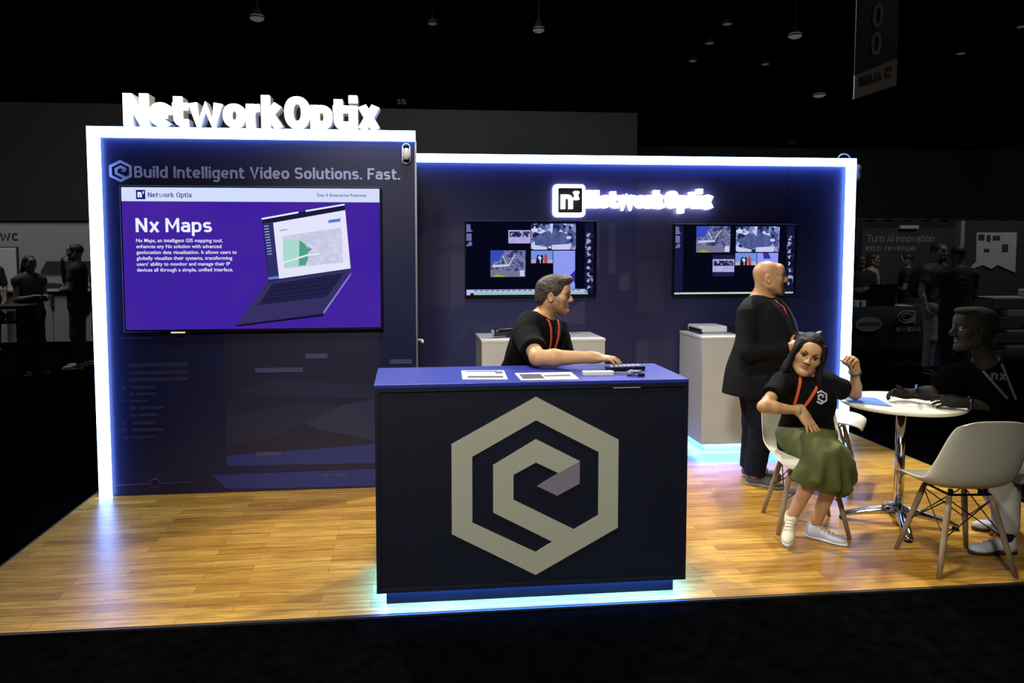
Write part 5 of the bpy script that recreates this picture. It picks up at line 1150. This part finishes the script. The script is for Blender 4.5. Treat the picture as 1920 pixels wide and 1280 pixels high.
HAIR3 = mat('hair_dark', '#0d0a08', .62, bump=(45, .6), var=(28, .4), spec=.2)
def lock(pts, w, d):
    st = []
    for i, (q, a, b) in enumerate(zip(pts, w, d)): st.append((q, a, b, M[:, 0]))
    return ('l', cat_rom(st, 4))
ho = [('+', E_((0, -.018, .042), (.088, .110, .094)), .01), ('-', E_((0, .118, -.038), (.064, .098, .096)), .012), ('-', E_((0, .0, -.12), (.12, .14, .07)), .01)]
ho += [('+', lock([T(.060, .035, .075), T(.077, .045, .02), T(.082, .030, -.05), T(.085, .02, -.12), T(.080, .01, -.20)], [.022, .018, .020, .026, .020], [.035, .034, .042, .050, .030]), .02),
       ('+', lock([T(-.060, .035, .075), T(-.077, .045, .02), T(-.084, .035, -.05), T(-.100, .035, -.12), T(-.130, .030, -.175), T(-.165, .02, -.190)], [.022, .018, .018, .022, .020, .008], [.035, .034, .040, .048, .034, .010]), .02),
       ('+', lock([T(0, -.075, .0), T(0, -.085, -.08), T(.0, -.075, -.17), T(0, -.07, -.24)], [.075, .085, .095, .085], [.04, .045, .035, .02]), .03), ('-', ('c', T(.018, .08, .128), T(.018, .02, .134), .005, .004), .006)]
put('hair', field_mesh('hair', ho, .0045), HAIR3, p, smooth=True)
face_bits(p, hc, M, hs, mat('brow_black', '#1b120d', .8), mat('lip_rose', '#96584c', .45), iris='#140c08')
obj('earring', MB().ell(T(.074, .035, -.085), (.006, .006, .009), None, 8), mat('earring_silver', '#d8dce6', .15, .9), p, smooth=True)
sh = put('t_shirt', field_mesh('t_shirt', tshirt_ops(J, .90, (.97, .99), .60, t=.014, low=.05, rs_=(.072, .072), neck=.056), .007, ()), TEE, p, smooth=True)
ORG2 = ORANGE
en = lanyard(p, sh, J, ORG2, drop=.22, half=.060, cross=.10)
fwd = np.cross(V(0, 0, 1), rs)
lo = on_surface(sh, V(4.405, .80, .800) + fwd * .4, -fwd, .003)
if lo:
    L0 = np.array(lo); rx = rs
    emblem(p, None, 0, 0, 0, .002, mat('tee_emblem', '#b9bac0', .6), mat('tee_emblem_fold', '#8a8b92', .6), lambda u, v, d: tuple(L0 - rx * u * .036 + V(0, 0, v * .042) + fwd * (d + .002 - .010 * abs(u))))
bl = mat('bracelet_green', '#7d8064', .6)
def band(w, a, r, m, name, wd=.006): obj(name, MB().tube([Vector(w + (np.cross(a, V(0, 0, 1)) / max(np.linalg.norm(np.cross(a, V(0, 0, 1))), .01) * math.cos(t) + un(np.cross(a, np.cross(a, V(0, 0, 1)))) * math.sin(t)) * r) for t in np.linspace(0, 6.283, 21)[:-1]], wd, 8, closed=True), m, p, smooth=True)
band(J['wrR'] + (J['elR'] - J['wrR']) * .08, un(J['wrR'] - J['elR']), .029, bl, 'bracelet', .007)
band(J['wrL'] + (J['elL'] - J['wrL']) * .10, un(J['wrL'] - J['elL']), .028, mat('watch_band', '#2a4650', .5), 'wristband', .008)
# olive culottes: seat, thighs and a wide falling panel
co = [('+', ('e', J['pelvis'] + V(0, .0, .01), V(.175, .145, .095), np.eye(3)), .04)]
for q in 'LR': co += [('+', ('c', J['hip' + q], J['kn' + q] + V(0, .03, 0), .098, .082), .05)]
hm_ = un(V(.93, -.02, -.34))
co += [('+', ('l', cat_rom([(V(4.345, .62, .555), .115, .07, hm_), (V(4.325, .525, .52), .135, .080, hm_), (V(4.300, .500, .44), .142, .078, hm_), (V(4.275, .510, .360), .158, .075, hm_)], 4)), .03),
       ('+', ('l', cat_rom([(V(4.40, .52, .46), .085, .06, hm_), (V(4.405, .53, .38), .075, .058, hm_), (V(4.405, .545, .31), .075, .055, hm_)], 4)), .03),
       ('-', ('l', cat_rom([(V(4.262, .535, .30), .125, .050, hm_), (V(4.272, .53, .36), .120, .050, hm_), (V(4.285, .525, .42), .09, .045, hm_)], 3)), .01)]
for k, (a, b) in enumerate((((4.33, .44, .56), (4.42, .455, .34)), ((4.30, .43, .55), (4.33, .42, .36)), ((4.27, .44, .54), (4.22, .43, .40)), ((4.36, .46, .57), (4.47, .50, .38)))):
    co += [('+', ('c', V(*a), V(*b), .012, .022), .04)]
co += [('-', ('c', V(4.265, .405, .54), V(4.27, .385, .34), .008, .016), .03), ('-', ('c', V(4.36, .410, .55), V(4.385, .405, .33), .006, .016), .03)]
OLIVE = mat('culotte_olive', '#4d5425', .8, bump=(15, .55), var=(12, .12))
put('culottes', field_mesh('culottes', co, .006), OLIVE, p, smooth=True)
SHW = mat('shoe_cream', '#d9d4b4', .6); SOW = mat('sole_white', '#d8d8d6', .5)
SHB = mat('shoe_white', '#c9ccd2', .6)
shoe(p, (4.305, .672, .0), (4.455, .50, .0), .9, SHB, SOW, mat('lace_cream', '#e0dcc8', .7))
shoe(p, (4.205, .645, .110), (4.085, .480, .020), .9, SHW, SOW, MATS['lace_cream'], up=(0, 0, 1))

# --- man at the right edge holding a phone over the table
f = un(V(-.62, -.78, 0)); rs = V(f[1], -f[0], 0); rp = un(V(.1, .9, 0)); fp = V(-1, .1, 0)
J = dict(base=(5.45, .37, 0), pelvis=V(5.56, .37, .545), chest=V(5.36, .46, .80), neck=V(5.24, .50, 1.000), rp=un(V(-.5, .85, 0)), rs=rs, head=V(5.165, .515, 1.195), hm=frame((-.96, .26, .02)),
         shR=V(5.125, .585, .935), elR=V(5.06, .66, .815), wrR=V(4.975, .800, .785), shL=V(5.36, .405, .925), elL=V(5.36, .400, .775), wrL=V(5.115, .535, .785),
         hipR=V(5.54, .47, .51), knR=V(5.30, .66, .47), anR=V(5.52, .64, .085), hipL=V(5.54, .29, .51), knL=V(5.29, .41, .465), anL=V(5.240, .325, .09),
         handR=(((-.75, .0, .10), (.1, .6, .75)), dict(curl=((.5, .6, .4),) * 4, thumb=(.8, .4, .3))), handL=(((-.85, .42, .05), (-.3, -.7, .55)), dict(curl=((.4, .5, .3),) * 4, thumb=(.8, .45, .2))))
SK4 = mat('skin_shaded', '#1f1c1a', .75, bump=(140, .05), var=(22, .07), spec=.12)  # shade on the man is painted into his skin colour
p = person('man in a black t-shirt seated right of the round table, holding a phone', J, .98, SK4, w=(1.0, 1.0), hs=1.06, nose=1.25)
hc, M, hs = J['head'], J['hm'], 1.06; T = lambda x, y, z: hc + M @ (V(x, y, z) * hs)
HAIR4 = mat('hair_cropped', '#1c1a18', .9, bump=(120, .4), spec=.1)  # hair darkened along with the skin, shade put into its colour
ho = [('+', E_((0, -.016, .040), (.077, .098, .080)), .01), ('+', E_((0, .045, .095), (.055, .055, .022)), .02), ('-', E_((0, .110, -.035), (.11, .086, .112)), .006), ('-', E_((0, .0, -.105), (.12, .12, .07)), .006)] + [('-', E_((.084 * q, -.008, -.03), (.03, .03, .052)), .006) for q in (-1, 1)]
put('hair', field_mesh('hair', ho, .0045), HAIR4, p, smooth=True)
face_bits(p, hc, M, hs, HAIR4, mat('lip_shaded', '#261f1d', .5))  # lip colour carries the same painted shade
TEE4 = mat('tee_black_shaded', '#050506', .95, bump=(26, .4), spec=.0)  # darker copy of the black tee, shade put into its colour
sh = put('t_shirt', field_mesh('t_shirt', tshirt_ops(J, .98, (1.04, 1.06), .72, rs_=(.076, .076)), .008), TEE4, p, smooth=True)
GL4 = mat('lanyard_grey', '#333335', .7)
lanyard(p, sh, J, GL4, drop=.22, half=.06, w=.012)
fwd = np.cross(V(0, 0, 1), rs); lo = on_surface(sh, V(5.265, .455, .955) + fwd * .5, -fwd, .004)
if lo:
    L0 = np.array(lo); put('shirt_letters', letters('nx', -.034, .034, -.02, .05, 0, weight=.2, xf=lambda x, z: tuple(L0 - rs * x + V(0, 0, z) + fwd * .006)), GL4, p)
band(J['wrL'] + (J['elL'] - J['wrL']) * .16, un(J['wrL'] - J['elL']), .032, BPL, 'watch', .010)
to = [('+', ('e', J['pelvis'] + V(0, 0, -.01), V(.16, .16, .10), np.eye(3)), .04)]
for q in 'LR': to += [('+', ('c', J['hip' + q], J['kn' + q], .095, .078), .04), ('+', sleeve(J['kn' + q], J['an' + q], .95, .078, .062), .04)]
to += [('-', ('h', V(0, 0, .0), V(0, 0, -1)), .001)]
put('trousers', field_mesh('trousers', to, .009), mat('trousers_pale', '#a9a69c', .8, bump=(14, .6)), p, smooth=True)
shoe(p, (5.30, .325, 0), (5.04, .345, 0), 1, SHB, mat('sole_dark', '#2a201c', .6), SHB); shoe(p, (5.58, .64, 0), (5.32, .66, 0), 1, SHB, MATS['sole_dark'], SHB)
ph = thing('phone', 'dark phone held over the round table by the man at the right edge', 'phone', (4.97, .69, .80))
obj('case', MB().thick(rsq(-.037, .037, -.075, .075, .01), [], lambda u, v: (4.955 + v * .55, .69 + v * .75, .825 + u * .6), lambda u, v: (4.963 + v * .55, .684 + v * .75, .833 + u * .6)), BPL, ph, bevel=.002)
obj('screen', MB().flat(rsq(-.032, .032, -.067, .067, .006), [], lambda u, v: (4.9645 + v * .55, .6835 + v * .75, .834 + u * .6)), mat('phone_glass', '#15161a', .1), ph)

# --- visitors in the hall behind, one builder for all
def visitor(label, x, y, ang, h, skinm, top, bottom, hairm, pose='down', longhair=False, sleeves=.6, shoes=None, seated=False, beard=None):
    k = h / 1.75; fx = V(math.cos(R(ang)), math.sin(R(ang)), 0); rr = V(fx[1], -fx[0], 0); B = V(x, y, -.012)
    P = lambda r, f_, z: B + (rr * r + fx * f_ + V(0, 0, z)) * k
    J = dict(base=tuple(B), pelvis=P(0, 0, .95), chest=P(0, .0, 1.25), neck=P(0, -.01, 1.46), rp=rr, rs=rr, head=P(0, .02, 1.62), hm=frame(fx + V(0, 0, -.12 if pose == 'phone' else 0)))
    for q, sg_ in (('L', -1), ('R', 1)):
        J['sh' + q] = P(.18 * sg_, -.01, 1.39); J['hip' + q] = P(.09 * sg_, 0, .90); J['kn' + q] = P(.10 * sg_, .02, .49); J['an' + q] = P(.10 * sg_, -.02, .09)
        if pose == 'phone': J['el' + q] = P(.21 * sg_, .02, 1.10); J['wr' + q] = P(.08 * sg_, .24, 1.15); J['hand' + q] = ((fx - rr * sg_ * .4 + V(0, 0, .2), V(0, 0, 1) - fx * .3), dict(curl=((.4, .5, .3),) * 4))
        elif pose == 'chin' and q == 'R': J['el' + q] = P(.22, .20, 1.22); J['wr' + q] = P(.09, .20, 1.45); J['hand' + q] = ((V(0, 0, 1) - rr * .3, fx), dict(curl=((.5, .6, .4),) * 4))
        elif pose == 'cross' or pose == 'chin': J['el' + q] = P(.24 * sg_, .06, 1.12); J['wr' + q] = P(.0, .20, 1.12 + .02 * sg_); J['hand' + q] = ((-rr * sg_ + fx * .2, fx), dict())
        else: J['el' + q] = P(.25 * sg_, -.02, 1.10); J['wr' + q] = P(.24 * sg_, .06, .86); J['hand' + q] = ((V(0, 0, -1) + fx * .2, rr * sg_), dict(curl=((.2, .3, .2),) * 4))
    p = person(label, J, k, skinm, hs=k, vox=.014, fh=.007, fw=.0065)
    hc, M = J['head'], J['hm']; T = lambda a, b, c: hc + M @ (V(a, b, c) * k); E2 = lambda a, b: ('e', T(*a), V(*b) * k, M)
    ho = [('+', E2((0, -.016, .042), (.080, .102, .082)), .01), ('-', E2((0, .110, -.035), (.11, .088, .108)), .006), ('-', E2((0, .0, -.11), (.12, .12, .06)), .006)]
    if longhair: ho += [('+', ('l', [(T(0, -.06, .02), .08 * k, .05 * k, rr), (T(0, -.07, -.12), .095 * k, .05 * k, rr), (T(0, -.07, -.30), .085 * k, .03 * k, rr)]), .03)]
    put('hair', field_mesh('hair', ho, .009), hairm, p, smooth=True)
    if beard: put('beard', field_mesh('beard', [('+', E2((0, .055, -.085), (.055, .05, .045)), .01), ('-', E2((0, .105, -.05), (.025, .02, .015)), .005)], .008), beard, p, smooth=True)
    put('top', field_mesh('top', tshirt_ops(J, k, (1.06, 1.1), sleeves), .013), top, p, smooth=True)
    to = [('+', ('c', J['hipL'], J['hipR'], .115 * k, .115 * k), .05)]
    for q in 'LR': to += [('+', ('c', J['hip' + q], J['kn' + q], .098 * k, .078 * k), .04), ('+', sleeve(J['kn' + q], J['an' + q], 1.0, .076 * k, .064 * k), .04)]
    put('trousers', field_mesh('trousers', to, .014), bottom, p, smooth=True)
    for sg_ in (-1, 1): a = P(.10 * sg_, -.07, 0); b = P(.12 * sg_, .20, 0); shoe(p, a, b, k, shoes or MATS['shoe_black'], MATS['sole_pale'])
    return p, P, fx, rr, k
VS = skin('skin_visitor_dimmed', '#7d6a5a'); VS2 = skin('skin_visitor_brown_dimmed', '#54443a'); VH = mat('hair_black', '#0e0d0c', .6, bump=(50, .6)); VB = mat('cloth_charcoal', '#141416', .9); VG = mat('cloth_grey', '#3c3d3f', .9); VW = mat('cloth_pale', '#8b8b88', .9); VJ = mat('denim_grey', '#2a2c31', .9)  # both skins darkened and greyed: the hall's dimness is put into their colour
pr_, P, fx, rr, k = visitor('woman with long dark hair looking down at her phone behind the cart table', -3.02, 7.25, -35, 1.62, VS, VG, VB, VH, 'phone', True, .25)
ph = thing('phone', 'phone held by the long haired woman at the left edge', 'phone', tuple(P(0, .33, 1.16))); obj('case', MB().box(-.035, .035, -.07, .07, -.004, .004), BPL, ph, world=False)
visitor('man in a dark jacket at the far left edge before the white poster', -5.02, 10.0, -60, 1.72, VS, VB, VB, VH, 'down', sleeves=.95)
visitor('person in dark clothes with a hand at the mouth beside the glowing tower edge', -2.62, 7.75, 190, 1.78, VS, VB, VJ, VH, 'chin', sleeves=.6, shoes=VW)
visitor('person in a pale t-shirt standing behind the one with a hand at the mouth', -2.47, 8.2, 170, 1.74, VS, VG, VB, VH, 'down')
visitor('man with glasses and a headset at the left end of the draped table', 9.30, 7.95, 250, 1.60, VS2, VB, VB, VH, 'cross')
visitor('woman with a white collar in front of the slogan panel, left of her companion', 9.85, 8.50, -40, 1.62, VS, VW, VB, VH, 'cross', True)
visitor('man in black talking with the woman in front of the slogan panel', 10.16, 8.05, 150, 1.62, VS, VB, VB, VH, 'cross')
pr_, P, fx, rr, k = visitor('bearded man with a dark backpack standing at the end of the draped table', 9.08, 5.95, -75, 1.76, VS, VG, VW, VH, 'down', beard=VH)
bp = thing('backpack', 'large dark backpack on the bearded man\'s back', 'backpack', tuple(P(0, -.22, 1.2)))
obj('pack', MB().ell(P(-.03, -.22, 1.22), (.17 * k, .14 * k, .24 * k), None, 14), VB, bp, smooth=True); obj('pocket', MB().ell(P(-.05, -.33, 1.12), (.12 * k, .07 * k, .12 * k), None, 12), mat('pack_pocket', '#1d1d20', .9), bp, smooth=True)
pr_, P, fx, rr, k = visitor('man seen from behind in a black t-shirt with a pale emblem on the back', 8.90, 5.35, 75, 1.72, VS2, VB, VB, VH, 'phone')
MK = mat('back_emblem', '#4e4e50', .8); mb = MB()
BK = lambda u, v: tuple(P(u, -.138, v))
mb.tube([P(.0 + .075 * math.cos(t), -.142, 1.27 + .085 * math.sin(t)) for t in np.linspace(.2, 2.9, 14)], .006, 6); mb.tube([P(.045, -.142, 1.29), P(-.03, -.145, 1.265), P(.035, -.145, 1.235), P(-.04, -.142, 1.20)], .007, 6)
obj('back_emblem', mb, MK, pr_)
